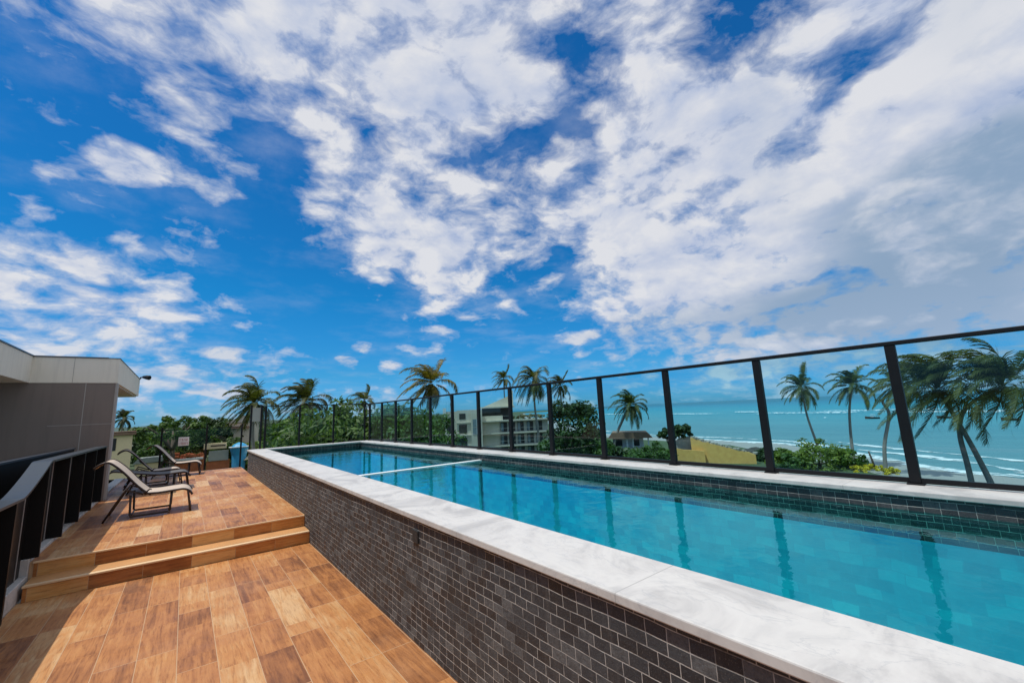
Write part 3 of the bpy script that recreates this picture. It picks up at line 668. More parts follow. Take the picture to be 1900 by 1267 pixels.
foam('surf_foam', off(shore, 7.5), 3.0, .7, 2)
foam('surf_foam', off([q for q in S2 if 0 < q[1] < 60], 15.0), 2.4, .8, 3)
for i, (pts, wd) in enumerate([(((318, -20), (322, 40), (330, 78)), 6), (((338, 70), (352, 112), (368, 150)), 9), (((372, 175), (392, 235), (400, 262)), 9), (((300, 10), (310, 30)), 5),
     (((345, 130), (352, 150)), 5), (((430, 300), (450, 360), (470, 420)), 9), (((360, 30), (372, 80), (385, 118)), 10), (((395, 150), (420, 200)), 7), (((310, -60), (330, 5)), 8), (((262, 70), (266, 84)), 3)]):
    foam('reef_foam', pts, wd, .5, 20+i, SEA+.15, False)

# ------------------------------------------------------------------ vegetation
WIND = Vector((-.72, .60, .05))
def palm_mesh(seed, L=4.6, nf=24, wind=.5, lw=.11, nl=34, emin=-36, grav=1.0):
    rnd = random.Random(seed); V = []; F = []
    def quad(a, b, c, d_):
        o = len(V); V.extend([a, b, c, d_]); F.append((o, o+1, o+2, o+3))
    for k in range(nf):
        ph_ = k*2.39996+rnd.uniform(-.25, .25); e0 = R(86-(86-emin)*((k+.5)/nf)**1.15+rnd.uniform(-8, 8))
        lk = L*rnd.uniform(.82, 1.05)*(.8 if k < 3 else 1)
        dr = Vector((math.cos(ph_)*math.cos(e0), math.sin(ph_)*math.cos(e0), math.sin(e0)))
        p_ = Vector((0, 0, 0)) + dr*.15; st_ = 17; ds_ = lk/st_; path = [p_.copy()]; dirs = [dr.copy()]
        wk = wind*rnd.uniform(.6, 1.4)
        for i in range(st_):
            f_ = (i+1)/st_
            dr = (dr + (WIND*wk*.17 + Vector((0, 0, (-.115-.05*rnd.random())*grav)))*(.35+1.1*f_)).normalized()
            p_ = p_+dr*ds_; path.append(p_.copy()); dirs.append(dr.copy())
        # midrib
        for i in range(st_):
            s_ = dirs[i].cross(Vector((0, 0, 1)))
            if s_.length < .05: s_ = Vector((1, 0, 0))
            s_.normalize(); w0 = .05*(1-i/st_)+.012; w1 = .05*(1-(i+1)/st_)+.012
            quad(path[i]-s_*w0, path[i]+s_*w0, path[i+1]+s_*w1, path[i+1]-s_*w1)
        for j in range(nl):
            f_ = .12+.88*(j+.5)/nl; q = f_*st_; i = min(int(q), st_-1); fr_ = q-i
            c = path[i].lerp(path[i+1], fr_); t_ = dirs[min(i+1, st_)]
            s_ = t_.cross(Vector((0, 0, 1)))
            if s_.length < .05: s_ = Vector((1, 0, 0))
            s_.normalize(); u_ = s_.cross(t_)
            ll = lk*.235*(math.sin(math.pi*min(1, f_*.86+.10))**.7+.12)
            for sd in (-1, 1):
                dl = (s_*sd*(.85-.35*f_) + t_*(.45+.5*f_) + u_*rnd.uniform(.0, .25) + Vector((0, 0, -.28)) + WIND*wk*.9).normalized()
                wv = t_*(lw*rnd.uniform(.7, 1.2)*.5)
                m1 = c+dl*ll*.55; m2 = c+(dl+Vector((0, 0, -.25))).normalized()*ll*rnd.uniform(.85, 1.1)
                quad(c-wv, c+wv, m1+wv*.8, m1-wv*.8); quad(m1-wv*.8, m1+wv*.8, m2+wv*.12, m2-wv*.12)
    return V, F
def raw(name, V, F, m_, parent=None):
    me = bpy.data.meshes.new(name); me.from_pydata([tuple(v) for v in V], [], F); me.materials.append(m_)
    o = bpy.data.objects.new(name, me); COL.objects.link(o)
    if parent: o.parent = parent
    return o
def palm(label, crown, base, mats='palm_g', L=4.6, seed=1, wind=.5, nf=34, knee=None, rad=.2, lw=.12, dead=4, group='coconut palms', emin=-36, grav=1.0):
    c = Vector(crown); b = Vector(base)
    e = empty('coconut_palm', label, 'palm tree', tuple(b), group=group)
    rel = c-b; pts = []
    if knee: k_ = [Vector(q)-b for q in knee]; ctrl = [Vector((0, 0, 0))]+k_+[rel]
    else: ctrl = [Vector((0, 0, 0)), rel*.35+Vector((rel.x*-.12+.2, rel.y*-.12, 0)), rel*.7+Vector((-.15, 0, 0)), rel]
    pts = spline([tuple(q) for q in ctrl], 6); n_ = len(pts)
    MB().tube(pts, [rad*1.35-rad*.65*(i/(n_-1)) for i in range(n_)], 8).build('trunk', M['bark'], e, True)
    V, F = palm_mesh(seed, L, nf, wind, lw, emin=emin, grav=grav)
    o = raw('crown', V, F, M[mats], e); o.location = rel
    # hanging dry fronds and nuts under the crown
    if dead:
        rnd = random.Random(seed+70); V = []; F = []
        for k in range(dead):
            a = rnd.uniform(0, 6.28); p0 = Vector((math.cos(a)*.25, math.sin(a)*.25, 0)); tip = p0+Vector((math.cos(a)*.9-.3, math.sin(a)*.9+.2, -L*rnd.uniform(.45, .7)))
            for j in range(26):
                f_ = j/26; q = p0.lerp(tip, f_); dv = Vector((rnd.uniform(-.5, .5), rnd.uniform(-.5, .5), -.8)); o_ = len(V)
                V += [q+Vector((-.04, 0, 0)), q+Vector((.04, 0, 0)), q+dv*.9]; F.append((o_, o_+1, o_+2))
        o = raw('dry_fronds', V, F, M['palm_y'], e); o.location = rel
    nb = MB()
    for k in range(6):
        a = k*1.05; nb.tube([(math.cos(a)*.28, math.sin(a)*.28, -.18), (math.cos(a)*.3, math.sin(a)*.3, -.30), (math.cos(a)*.28, math.sin(a)*.28, -.44)], [.06, .14, .05], 6)
    o = nb.build('coconut_cluster', M['palm_g'], e, True); o.location = rel
    return e
G = SEA+.37
palm('tiny distant coconut palm rising beside the penthouse corner', (-15.4, 179.3, 4.6), (-15.0, 179.3, G), 'palm_d', 4.6, 11, .3, 20, lw=.2)
palm('coconut palm behind the black screen gate, its fronds drooping left', (6.6, 60.6, 3.9), (7.2, 60.6, G), 'palm_g', 4.3, 12, .55)
palm('dark windswept coconut palm behind the end fence with a stray frond out to the right', (11.0, 53.9, 3.6), (11.2, 53.9, G), 'palm_d', 4.0, 13, .55)
palm('small coconut palm above the crowded far fence posts', (29.3, 88.3, 5.0), (29.8, 88.3, G), 'palm_g', 4.0, 14, .6, 20)
palm('largest yellowing coconut palm with golden lower fronds left of the pale apartment block', (22.6, 44.7, 5.1), (23.0, 44.7, G), 'palm_y', 4.3, 15, .55, 26, dead=9)
palm('slim coconut palm over the left part of the apartment block roof', (77.2, 103.5, 11.3), (77.7, 103.3, G), 'palm_g', 4.8, 16, .55, 26)
palm('windswept coconut palm with long fronds hanging in front of the apartment block', (53.6, 62.1, 7.2), (54.0, 62.0, G), 'palm_g', 5.4, 17, .35, 34, dead=6, emin=-55, grav=1.4)
palm('brownish coconut palm right of the apartment block above the dense round tree', (63.0, 64.3, 6.3), (63.3, 64.1, G), 'palm_d', 4.0, 18, .5, 22)
palm('stout blue-green coconut palm leaning over the tile-roofed beach house', (80.3, 59.6, 1.4), (77.3, 63.0, G), 'palm_g', 5.6, 19, .25, 30, knee=[(77.6, 62.7, -6), (79.0, 61.2, -1.8)], dead=5, rad=.3, lw=.16)
palm('leftmost slender coconut palm on the beach, alone against the sea', (95.3, 30.2, 3.4), (95.9, 28.9, G), 'palm_g', 5.0, 20, .32, 22, knee=[(95.6, 29.3, -6.5), (95.5, 30.0, -2)], lw=.16, dead=2)
palm('straight slender coconut palm right of the leafy sea-grape bush', (89.7, 20.9, 3.0), (89.3, 22.3, G), 'palm_g', 4.7, 21, .38, 24, knee=[(89.3, 22.2, -6), (89.6, 21.8, -1)], lw=.16, dead=3)
palm('thin coconut palm whose crown is crossed by the rightmost fence post but one', (82.9, 13.8, 2.7), (82.3, 17.0, G), 'palm_g', 4.6, 22, .4, 22, knee=[(82.4, 16.6, -6), (82.8, 15.5, -1.5), (82.8, 15.9, .6)], lw=.15, dead=2)
palm('shaggy coconut palm with a thick bent leaning trunk right of the last fence post', (41.65, 4.95, 1.7), (41.9, 2.9, G), 'palm_g', 4.5, 23, .68, 36, knee=[(41.85, 3.3, -5.5), (41.85, 3.65, -3.4), (41.8, 4.2, -1.0)], lw=.10, rad=.15, dead=3, emin=-28, grav=.85)
palm('rightmost shaggy coconut palm bending out of the frame edge', (41.9, 2.0, 1.7), (41.8, 4.3, G), 'palm_g', 4.6, 27, .68, 36, knee=[(41.8, 4.3, -4.0), (41.9, 4.35, -1.2), (41.9, 3.7, .5)], lw=.10, rad=.13, dead=3, emin=-28, grav=.85)

def crown_mesh(rnd, cx, cy, cz, rx, ry, rz, clumps, leaves, ls):
    V = []; F = []
    for k in range(clumps):
        a = rnd.uniform(0, 6.283); zz_ = rnd.uniform(-.55, 1); rr_ = math.sqrt(max(0, 1-zz_*zz_*.85))*rnd.uniform(.55, 1.0)
        c = Vector((cx+rx*rr_*math.cos(a), cy+ry*rr_*math.sin(a), cz+rz*zz_*rnd.uniform(.7, 1.0))); cr = min(rx, rz)*rnd.uniform(.20, .42)
        for j in range(leaves):
            v = Vector((rnd.gauss(0, 1), rnd.gauss(0, 1), rnd.gauss(0, 1)+.3)).normalized(); q = c+Vector((v.x, v.y, v.z*.75))*cr*rnd.uniform(.6, 1.08)
            nrm = (v+Vector((rnd.uniform(-.8, .8), rnd.uniform(-.8, .8), rnd.uniform(-.3, .9)))).normalized()
            a_ = nrm.orthogonal().normalized(); b2 = nrm.cross(a_); th = rnd.uniform(0, 6.28)
            a1 = (a_*math.cos(th)+b2*math.sin(th))*ls*rnd.uniform(.6, 1.3); b1 = (b2*math.cos(th)-a_*math.sin(th))*ls*rnd.uniform(.35, .6)
            o = len(V); V += [q-a1, q+b1*.9, q+a1, q-b1*.9]; F.append((o, o+1, o+2, o+3))
    return V, F
def tree(label, x, y, top, rad, m_='leaf_m', seed=1, rz=None, clumps=46, leaves=60, ls=.26, name='broadleaf_tree', cat='tree', group='broadleaf trees', zbase=None):
    rnd = random.Random(seed); zb_ = G if zbase is None else zbase
    rz = rz or rad*.85; e = empty(name, label, cat, (x, y, zb_), group=group); h = top-zb_
    V, F = crown_mesh(rnd, 0, 0, h-rz*.92, rad, rad, rz, clumps, leaves, ls)
    raw('crown', V, F, M[m_], e)
    tb = MB(); hc = h-rz*.9; tb.tube([(0, 0, 0), (.1, 0, hc*.4), (0, .1, hc)], [rad*.07+.05, rad*.055+.04, rad*.03+.02], 7); 
    for k in range(4):
        a = k*1.6+rnd.random(); tb.tube([(0, 0, hc*.65), (math.cos(a)*rad*.35, math.sin(a)*rad*.35, hc*.95), (math.cos(a)*rad*.62, math.sin(a)*rad*.62, hc+rz*.35)], [.035*rad+.02, .025*rad+.01, .012*rad], 6)
    tb.build('trunk', M['bark_d'], e, True)
    return e
def pol(a, dd): return (dd*math.sin(R(a)), dd*math.cos(R(a)))
tl = [ # az, dist, top z, radius, material, label
 (-.9, 105, 3.1, 7.5, 'leaf_m', 'spreading flat-topped tree above the terrace notice sign'),
 (2.5, 120, 2.3, 3.0, 'leaf_d', 'small round dark tree on the skyline right of the flat-topped tree'),
 (4.3, 125, 2.5, 4.0, 'leaf_d', 'dark tree beside the whitewashed roof on the skyline'),
 (10.6, 44, 1.6, 2.9, 'leaf_m', 'bushy tree just right of the black screen gate'),
 (13.0, 38, 1.75, 4.2, 'leaf_m', 'bright green tree seen between the two thin end fence posts'),
 (17.0, 40, 2.65, 3.8, 'leaf_m', 'tallest leafy tree left of the crowded fence posts'),
 (20.5, 42, 2.0, 3.8, 'leaf_d', 'dark tree behind the crowded far fence posts'),
 (24.0, 38, 1.8, 3.6, 'leaf_m', 'leafy tree at the foot of the largest palm'),
 (26.3, 46, 1.0, 3.6, 'leaf_m', 'tree touching the left end of the apartment block'),
 (45.6, 58, 2.35, 3.9, 'leaf_d', 'dense dark round tree right of the apartment block'),
 (43.6, 62, -3.0, 3.4, 'leaf_m', 'low green tree under the apartment block balconies'),
 (47.7, 66, -3.2, 3.4, 'leaf_m', 'low shaggy tree between the round tree and the sea'),
 (49.6, 70, -4.4, 3.0, 'leaf_d', 'low dark tree at the left end of the tile-roofed house')]
for i, (a, dd, tp, rd, mm, lb) in enumerate(tl):
    x_, y_ = pol(a, dd); tree(lb, x_, y_, tp, rd, mm, 100+i, rz=(rd*.36 if i == 0 else (rd*1.35 if tp > 0 else rd*.8)), ls=.20+dd*.0018, clumps=60 if dd < 70 else 44, leaves=70)
bl = [
 (3.9, 118, -1.6, 3.0, 'leaf_m', 'bushy shrub in front of the pale garden wall, nearer the notice sign'),
 (4.9, 117, -2.6, 2.6, 'leaf_l', 'yellow-green shrub at the low end of the pale garden wall'),
 (6.3, 117, -3.0, 2.8, 'leaf_l', 'yellow-green shrub directly behind the blue water tank'),
 (49.0, 96, -5.6, 3.5, 'leaf_m', 'round shrub left of the tile-roofed beach house'),
 (47.0, 98, -4.6, 4.0, 'leaf_d', 'large dark shrub where the garden meets the sea, left of the beach house'),
 (55.6, 86, -6.2, 3.6, 'leaf_m', 'large green bush right of the tile-roofed beach house'),
 (57.6, 92, -3.6, 1.7, 'leaf_d', 'small dark bush on the left side of a fence post above the yellow wall'),
 (59.3, 92, -2.9, 2.0, 'leaf_d', 'taller dark bush on the right side of a fence post above the yellow wall'),
 (52.0, 84, -8.2, 2.6, 'leaf_d', 'low dark bush in front of the beach house'),
 (69.8, 88, -7.2, 2.5, 'leaf_l', 'yellow-green bush just right of the yellow wall'),
 (68.3, 95, -7.8, 2.2, 'leaf_d', 'dark bush at the right end of the yellow wall'),
 (73.0, 87, -6.0, 4.4, 'leaf_l', 'wide leafy sea-grape bush below the leftmost beach palm'),
 (75.4, 89, -7.6, 3.0, 'leaf_m', 'dark green bush left of the straight slender palm'),
 (70.6, 84, -8.0, 2.4, 'leaf_m', 'bush between two fence posts at the beach edge')]
for i, (a, dd, tp, rd, mm, lb) in enumerate(bl):
    x_, y_ = pol(a, dd); tree(lb, x_, y_, tp, rd, mm, 200+i, rz=rd*.8, ls=.30, clumps=44, leaves=60, name='bush', cat='bush', group='bushes along the beach')
x_, y_ = pol(77.5, 86); V, F = crown_mesh(random.Random(5), x_, y_, -10.1, 3.6, 3.2, .9, 50, 50, .25)
tag(raw('flower_bed', V, F, M['flower']), 'low patch of yellow flowering plants on the beach edge', 'flower bed')
# far-off wood and undergrowth that read as one mass
rnd = random.Random(9); V = []; F = []
for k in range(150):
    a = rnd.uniform(-9, 30); dd = rnd.uniform(118, 260); x_, y_ = pol(a, dd); rad = rnd.uniform(4, 7); hh = rnd.uniform(9.5, 12.2)
    v, f = crown_mesh(rnd, x_, y_, SEA+hh-rad*.8, rad, rad, rad*.9, 20, 22, .55); o = len(V); V += v; F += [tuple(q+o for q in t_) for t_ in f]
tag(raw('distant_wood', V, F, M['leaf_d']), 'continuous green wood reaching the skyline behind the roofs', 'wood', kind='stuff')
V = []; F = []
for k in range(150):
    a = rnd.uniform(-3, 54); dd = rnd.uniform(30, 100); x_, y_ = pol(a, dd)
    if 26 < a < 45 and dd > 48: continue
    if a < 7: dd = rnd.uniform(112, 128); x_, y_ = pol(a, dd)
    rad = rnd.uniform(2.2, 4.2); hh = rnd.uniform(4.0, 7.0) if a > 7 else rnd.uniform(8, 11.0)
    if 2.4 < a < 9: hh = rnd.uniform(3, 4.6)
    if a < 9 and dd < 112: continue
    if a > 27: hh = rnd.uniform(2, 4.0)
    v, f = crown_mesh(rnd, x_, y_, SEA+hh-rad*.8, rad, rad, rad*.9, 22, 36, .34); o = len(V); V += v; F += [tuple(q+o for q in t_) for t_ in f]
for k in range(110):
    a = rnd.uniform(52, 100); dd = rnd.uniform(20, 54); x_, y_ = pol(a, dd); rad = rnd.uniform(2, 3.4); hh = rnd.uniform(1.4, 2.6)
    v, f = crown_mesh(rnd, x_, y_, SEA+hh-rad*.6, rad, rad, rad*.7, 18, 26, .32); o = len(V); V += v; F += [tuple(q+o for q in t_) for t_ in f]
tag(raw('undergrowth', V, F, M['leaf_m']), 'tangled green shrubs filling the gardens below the pool', 'undergrowth', kind='stuff')

# ------------------------------------------------------------------ apartment block (front faces the terrace)
ab = empty('apartment_block', 'weathered white four-storey apartment block with balconies behind the glass fence', 'building', (56.36, 88.65, SEA)); ab.scale = (1.22, 1, 1)
ab.rotation_euler.z = R(-33)
def A(mb, name, mk, parent=None): return mb.build(name, M[mk], parent or ab)
zt = 2.2-SEA      # roof height over ground
# local x: -8 .. 18 left to right, y: 0 front, z up
A(MB().box(-5.8, -3.4, 1.0, 9, 0, zt-.2), 'left_wing', 'bwall'); A(MB().box(-6.2, -5.6, .6, 1.2, zt-1.3, zt+.7), 'chimney', 'white')
A(MB().box(-3.39, 1.7, .2, 9.2, 0, zt), 'tower', 'bwall')
A(MB().box(-.55, 1.72, -.35, .19, 0, zt-.02), 'stair_panel', 'bwall')
A(MB().box(1.71, 15.5, 2.6, 10, 0, zt-3.0), 'main_wall', 'bwall2')
A(MB().box(1.72, 6.0, 2.4, 9.9, zt-2.95, zt-1.75), 'parapet', 'bwall'); A(MB().box(1.8, 8.0, 5.5, 9.8, zt-2.9, zt+.2), 'top_room', 'dark_open')
A(MB().box(1.4, 8.6, 2.5, 10.2, zt+.22, zt+.55), 'roof_slab', 'bwall')
b_ = MB(); b_.prism([(2.0, zt+.56), (8.4, zt+.56), (8.4, zt+3.6), (7.4, zt+3.1)], 5.2, 8.6); A(b_, 'stair_roof', 'bwall')
A(MB().box(7.6, 8.5, 4.6, 5.19, zt+.56, zt+4.6), 'pillar', 'bwall')
for k, zs in enumerate((zt-3.05, zt-6.1, zt-9.2)):
    A(MB().box(1.73, 16.4 - k*1.2, .9, 2.58, zs-.16, zs+.16), 'floor_slab', 'bwall')
    A(MB().box(-3.9, -.57, -.1, .18, zs-.14, zs+.14), 'floor_slab', 'bwall')
    A(MB().box(1.8, 5.2, 2.2, 2.59, zs-2.9, zs-.17), 'wall_panel', 'bwall')
    for j, xx in enumerate((5.5, 7.2, 9.0, 11.0, 12.9)):
        f_ = A(MB().box(xx, xx+1.35, 2.5, 2.585, zs-2.75, zs-.45), 'window', 'dark_open')
        MB().box(xx+.08, xx+.62, 2.47, 2.495, zs-2.6, zs-.6).build('pane', M['pane'], f_)
    for j in range(6): A(MB().box(5.6+j*1.9, 5.66+j*1.9, 1.0, 1.06, zs+.17, zs+1.15), 'baluster', 'bwall2')
    A(MB().box(5.3, 15.6-k*1.2, .96, 1.02, zs+1.155, zs+1.21), 'balcony_rail', 'bwall2')
for (xx, z0, z1, wd) in ((-2.9, zt-2.2, zt-.8, 1.25), (-3.0, zt-5.6, zt-3.5, 1.6), (-3.0, zt-8.8, zt-6.7, 1.6), (-5.5, zt-5.4, zt-3.4, 1.4)):
    f_ = A(MB().box(xx, xx+wd, (.93 if xx < -4 else .12), (.99 if xx < -4 else .19), z0, z1), 'window', 'dark_open')
for i, (z0, z1) in enumerate(((zt-4.2, zt-2.3), (zt-6.0, zt-4.35))):
    f_ = A(MB().box(-.2, 1.4, -.42, -.36, z0, z1), 'window', 'pane'); MB().box(.56, .64, -.45, -.425, z0, z1).build('frame', M['white'], f_)
V, F = crown_mesh(random.Random(4), 11.5, 4.2, zt-2.8, 4.2, 1.6, 1.0, 40, 40, .25); raw('roof_planting', V, F, M['rust'], ab)

# tile-roofed beach house
bh = empty('beach_house', 'small white beach house with a weathered brown tiled roof and open veranda', 'house', (79.6, 60.4, SEA+.37)); bh.rotation_euler.z = R(-53)
def Bq(mb, name, mk): return mb.build(name, M[mk], bh)
Bq(MB().box(-3.6, 3.2, 1.6, 5.5, 0, 4.2), 'wall', 'white'); Bq(MB().box(-3.5, 4.6, -.2, 1.59, 1.9, 2.15), 'veranda_floor', 'bwall2')
Bq(MB().prism([(-4.6, 4.25), (5.2, 4.25), (4.0, 5.5), (-3.6, 5.6)], -.8, 6.2), 'roof', 'roof_tile')
for xx in (-3.3, -.4, .9, 4.2): Bq(MB().box(xx-.14, xx+.14, -.1, .18, 2.16, 4.24), 'column', 'white')
for xx in (-3.0, .8): Bq(MB().box(xx, xx+1.5, 1.52, 1.595, 2.4, 3.9), 'window', 'dark_open')
Bq(MB().box(-3.5, 4.6, -.25, -.19, 0, 1.88), 'base_wall', 'bwall')
Bq(MB().box(-2.5, -1.0, -.32, -.26, .2, 1.5), 'door', 'dark_open')

# yellow ruin
yr = empty('yellow_ruin', 'crumbling yellow rendered wall sloping down towards the beach', 'ruin', (0, 0, 0))
def wallpoly(pts, name, mk, th=.5):
    # pts: list of (x, y, ztop); wall down to ground, thick
    n_ = len(pts); vs = []; a = Vector(pts[0][:2]); b = Vector(pts[-1][:2]); t_ = (b-a).normalized(); nn_ = Vector((-t_.y, t_.x))*th
    for q in pts: vs += [(q[0], q[1], SEA), (q[0], q[1], q[2]), (q[0]+nn_.x, q[1]+nn_.y, q[2]), (q[0]+nn_.x, q[1]+nn_.y, SEA)]
    fs = [(i*4+j, i*4+(j+1) % 4, (i+1)*4+(j+1) % 4, (i+1)*4+j) for i in range(n_-1) for j in range(4)] + [(0, 1, 2, 3), (4*n_-4, 4*n_-1, 4*n_-2, 4*n_-3)]
    return MB().add(vs, fs).build(name, M[mk], yr)
rnd = random.Random(8); A0 = Vector((78.1, 44.7)); A1 = Vector((82.9, 35.1)); pts = []
for i in range(22):
    f_ = i/21; p_ = A0.lerp(A1, f_); pts.append((p_.x, p_.y, -5.15-3.15*f_**.85+rnd.uniform(-.13, .13)))
wallpoly(pts, 'long_wall', 'yellow', .45)
wallpoly([(75.6, 47.4, -7.3), (76.2, 46.5, -7.15), (76.9, 45.6, -7.4), (78.0, 44.2, -7.5), (78.9, 42.6, -7.7)], 'front_wall', 'yellow', -.4)
wallpoly([(77.2, 48.0, -6.3), (78.0, 46.9, -5.3), (79.3, 45.4, -5.0), (80.4, 43.6, -5.6)], 'rubble_wall', 'rubble', .6)
b_ = MB(); rnd = random.Random(12)
for i in range(40):
    f_ = rnd.random(); p_ = A0.lerp(A1, f_); z0 = -5.1-3.15*f_**.85; s_ = rnd.uniform(.12, .35)
    b_.box(p_.x+.4-s_, p_.x+.4+s_, p_.y-s_, p_.y+s_, z0-.1, z0+s_*.9, .04)
b_.build('wall_debris', M['rubble'], yr)
for i, (x_, y_, z_, s_) in enumerate(((95, 52, -9.4, 2.6), (97, 41, -9.8, 2.0))):
    me = bmesh.new(); bmesh.ops.create_icosphere(me, subdivisions=3, radius=1); rnd = random.Random(i)
    for q in me.verts: q.co *= 1+.25*math.sin(q.co.x*5+i)*math.cos(q.co.y*4)+rnd.uniform(-.05, .05)
    mm = bpy.data.meshes.new('shore_rock'); me.to_mesh(mm); me.free(); mm.materials.append(M['rock']); o = bpy.data.objects.new('shore_rock', mm); COL.objects.link(o)
    o.location = (x_, y_, z_); o.scale = (s_, s_*1.5, s_*.55)
    tag(o, ('dark rocky mound on the shore above the yellow wall', 'dark rocky mound beside the right end of the yellow wall')[i], 'rock', 'dark mounds on the shore')
sp = MB().tube([(85.9, 18.9, G-.3), (85.9, 19.15, -8.6), (85.9, 19.4, -7.35)], [.16, .14, .11], 8).build('wooden_stake', M['timber'], smooth=True)
tag(sp, 'leaning dark wooden stake in the yellow flower patch', 'post')

# boats
def boat(name, label, x, y, L_, rz, hull, cab=True):
    e = empty(name, label, 'boat', (x, y, SEA+.05), rz, 'boats moored off the beach')
    n_ = 9; vs = []; fs = []
    for i in range(n_):
        f_ = i/(n_-1); wd = L_*.16*math.sin(math.pi*min(1, .15+f_*.85))**.6*(1 if f_ < .7 else (1-(f_-.7)/.33)); zz0 = .75+.5*f_**2
        xx = (f_-.5)*L_
        vs += [(xx, -wd, zz0), (xx, -wd*.6, 0), (xx, wd*.6, 0), (xx, wd, zz0), (xx, wd*.8, zz0-.12), (xx, -wd*.8, zz0-.12)]
    for i in range(n_-1):
        for j in range(6): fs.append((i*6+j, i*6+(j+1) % 6, (i+1)*6+(j+1) % 6, (i+1)*6+j))
    fs += [tuple(range(6)), tuple((n_-1)*6+j for j in range(5, -1, -1))]
    MB().add(vs, fs).build('hull', M[hull], e)
    if cab:
        MB().box(-L_*.22, L_*.12, -.7, .7, 1.9, 2.05).build('canopy', M['white'], e)
        b = MB()
        for xx in (-L_*.2, L_*.1):
            for yy_ in (-.6, .6): b.tube([(xx, yy_, .7), (xx, yy_, 1.9)], .05, 5)
        b.build('canopy_post', M['white'], e)
        MB().box(-L_*.1, L_*.12, -.45, .45, .75, 1.35).build('cabin', M['white'], e)
    else:
        MB().tube([(0, 0, .6), (0, 0, 1.6)], .06, 5).build('mast', M['timber'], e)
    return e
boat('fishing_boat', 'small dark boat with a white canopy moored between the slender palms', 265, 56, 5.6, R(100), 'timber')
boat('fishing_boat', 'dark low boat beside the trunk of the leaning palm', 262, 31, 4.8, R(80), 'timber', False)
boat('fishing_boat', 'farthest right dark boat lying low in the water', 240, 11.5, 4.6, R(70), 'timber', False)

# ------------------------------------------------------------------ roofs and yards beyond the far terrace edge
by = empty('brick_yard', 'red brick yard wall with a weathered fibre-cement panel on top, left of the blue tank', 'wall', (0, 0, 0))
def Q(mb, name, mk, par): return mb.build(name, M[mk], par)
Q(MB().box(-1.6, 3.6, 110, 110.5, -10, -5.0), 'brick_wall', 'brickred', by); Q(MB().box(4.0, 8.0, 109.6, 110.1, -10, -5.95), 'brick_wall', 'brickred', by)
Q(MB().box(4.3, 7.7, 109.3, 109.55, -5.94, -3.9), 'cement_panel', 'corr', by)
for k in range(14): pass
Q(MB().box(-1.2, 3.4, 109.2, 109.9, -5.35, -4.99+.01), 'coping', 'white', by)
b_ = MB(); rnd = random.Random(2)
for i in range(70): 
    x_ = rnd.uniform(-2.0, 3.6); s_ = rnd.uniform(.12, .35); z_ = rnd.uniform(-4.95, -4.2+max(0, -x_)*.25); y_ = 110+rnd.uniform(0, 2); b_.box(x_-s_, x_+s_, y_-s_, y_+s_, z_-s_*.6, z_+s_*.6, .03)
Q(b_, 'brick_rubble', 'brickred', by)
wtk = empty('water_tank', 'bright blue plastic water tank with a pale rim beyond the terrace corner', 'tank', (9.6, 109, SEA+2))
MB().tube([(0, 0, 0), (0, 0, 3.2), (0, 0, 4.7), (0, 0, 4.9)], [1.2, 1.35, 1.75, 1.75], 18).build('tank_body', M['tank'], wtk)
MB().tube([(0, 0, 4.9), (0, 0, 5.05)], [1.95, 1.95], 18).build('rim', M['white'], wtk)
MB().tube([(0, 0, 5.05), (0, 0, 5.5), (0, 0, 5.9)], [1.5, 1.1, .3], 18).build('lid', M['tank'], wtk)
aw = empty('canvas_awning', 'pale canvas awning on poles beside the blue water tank', 'awning', (12.2, 108.5, SEA))
MB().prism([(-1.8, 4.2), (2.2, 4.6), (.9, 5.6), (.4, 5.6)], -1.5, 1.5).build('canopy', M['cream'], aw)
for xx in (-1.5, 1.9): MB().tube([(xx, 0, 0), (xx, 0, 4.3)], .08, 6).build('pole', M['timber'], aw)
sb = empty('yard_sign', 'cream painted sign board standing above the red brick yard', 'sign', (5.0, 111, SEA)); 
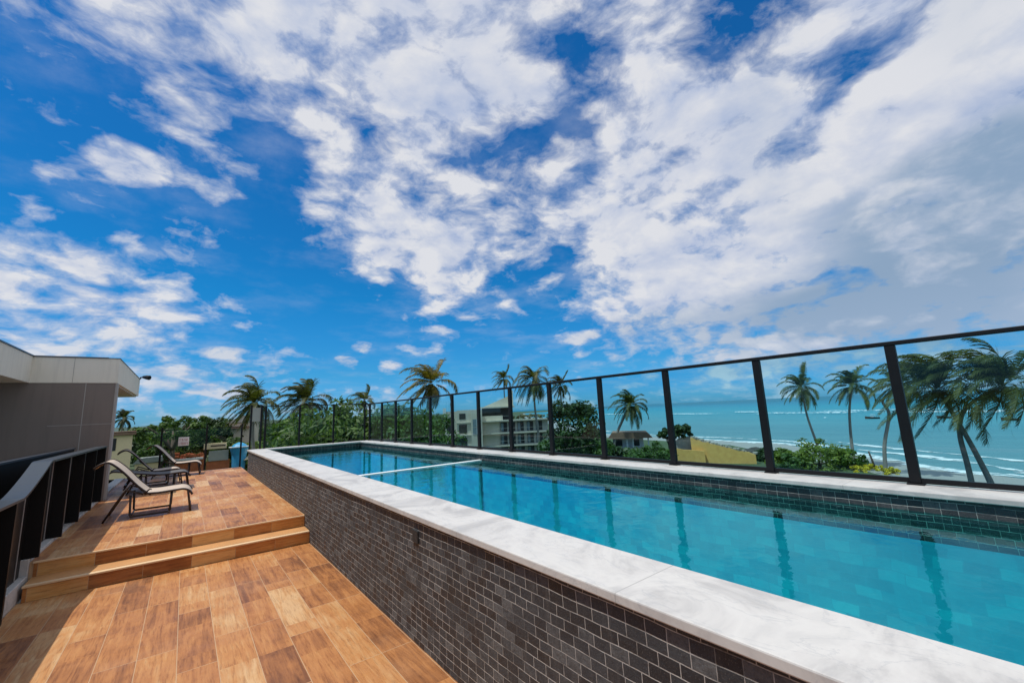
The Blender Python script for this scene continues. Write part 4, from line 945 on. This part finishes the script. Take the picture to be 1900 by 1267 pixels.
MB().box(-1.6, 2.4, -.1, .1, 6.8, 8.0, .05).build('board', M['cream'], sb); MB().box(-.4, 2.2, -.14, -.105, 7.3, 7.6).build('lettering', M['timber'], sb)
for xx in (-1.2, 2.0): MB().box(xx-.08, xx+.08, -.08, .08, 0, 6.79).build('post', M['timber'], sb)
ch = empty('cream_house', 'cream house with a dark flat roof beside the penthouse corner', 'house', (-8.0, 91, SEA)); ch.rotation_euler.z = R(4)
MB().box(-4, 1.5, 0, 6, 0, 10.9).build('wall', M['cream'], ch); MB().box(-4.4, 1.9, -.5, 6.4, 10.95, 11.5).build('roof', M['roof_tile'], ch); MB().box(-1.2, -.35, -.06, -.002, 8.6, 10.5).build('window', M['dark_open'], ch)
pw = empty('garden_shed', 'small cream shed roof half hidden in the shrubs behind the loungers', 'shed', (-5.2, 108, SEA)); MB().box(-1.8, 1.8, 0, 3, 0, 5.2).build('wall', M['cream'], pw); MB().prism([(-2.2, 5.2), (2.2, 5.4), (2.0, 6.3), (-1.4, 6.2)], -.4, 3.4).build('roof', M['corr'], pw)
wr = empty('whitewashed_house', 'whitewashed house with a pitched pale roof on the skyline behind the left palm', 'house', (11.3, 121, SEA)); wr.rotation_euler.z = R(-8)
MB().box(-3, 3, 0, 6, 0, 12.0).build('wall', M['bwall'], wr); MB().prism([(-3.6, 12.0), (3.4, 12.3), (2.0, 14.3), (-1.4, 13.4)], -.4, 6.4).build('roof', M['bwall2'], wr); MB().box(-4.2, 1.2, -1.2, -.3, 10.7, 11.2).build('eave', M['roof_tile'], wr)
gw = empty('garden_wall', 'pale garden wall running downhill through the hedges', 'wall', (0, 0, 0))
MB().add([(6.0, 125, -10), (6.0, 125, -.05), (10.3, 120.5, -2.6), (10.3, 120.5, -10), (6.0, 125.5, -10), (6.0, 125.5, -.05), (10.3, 121, -2.6), (10.3, 121, -10)], [(0, 1, 2, 3), (4, 7, 6, 5), (1, 5, 6, 2), (0, 3, 7, 4), (0, 4, 5, 1), (3, 2, 6, 7)]).build('wall', M['concrete'], gw)
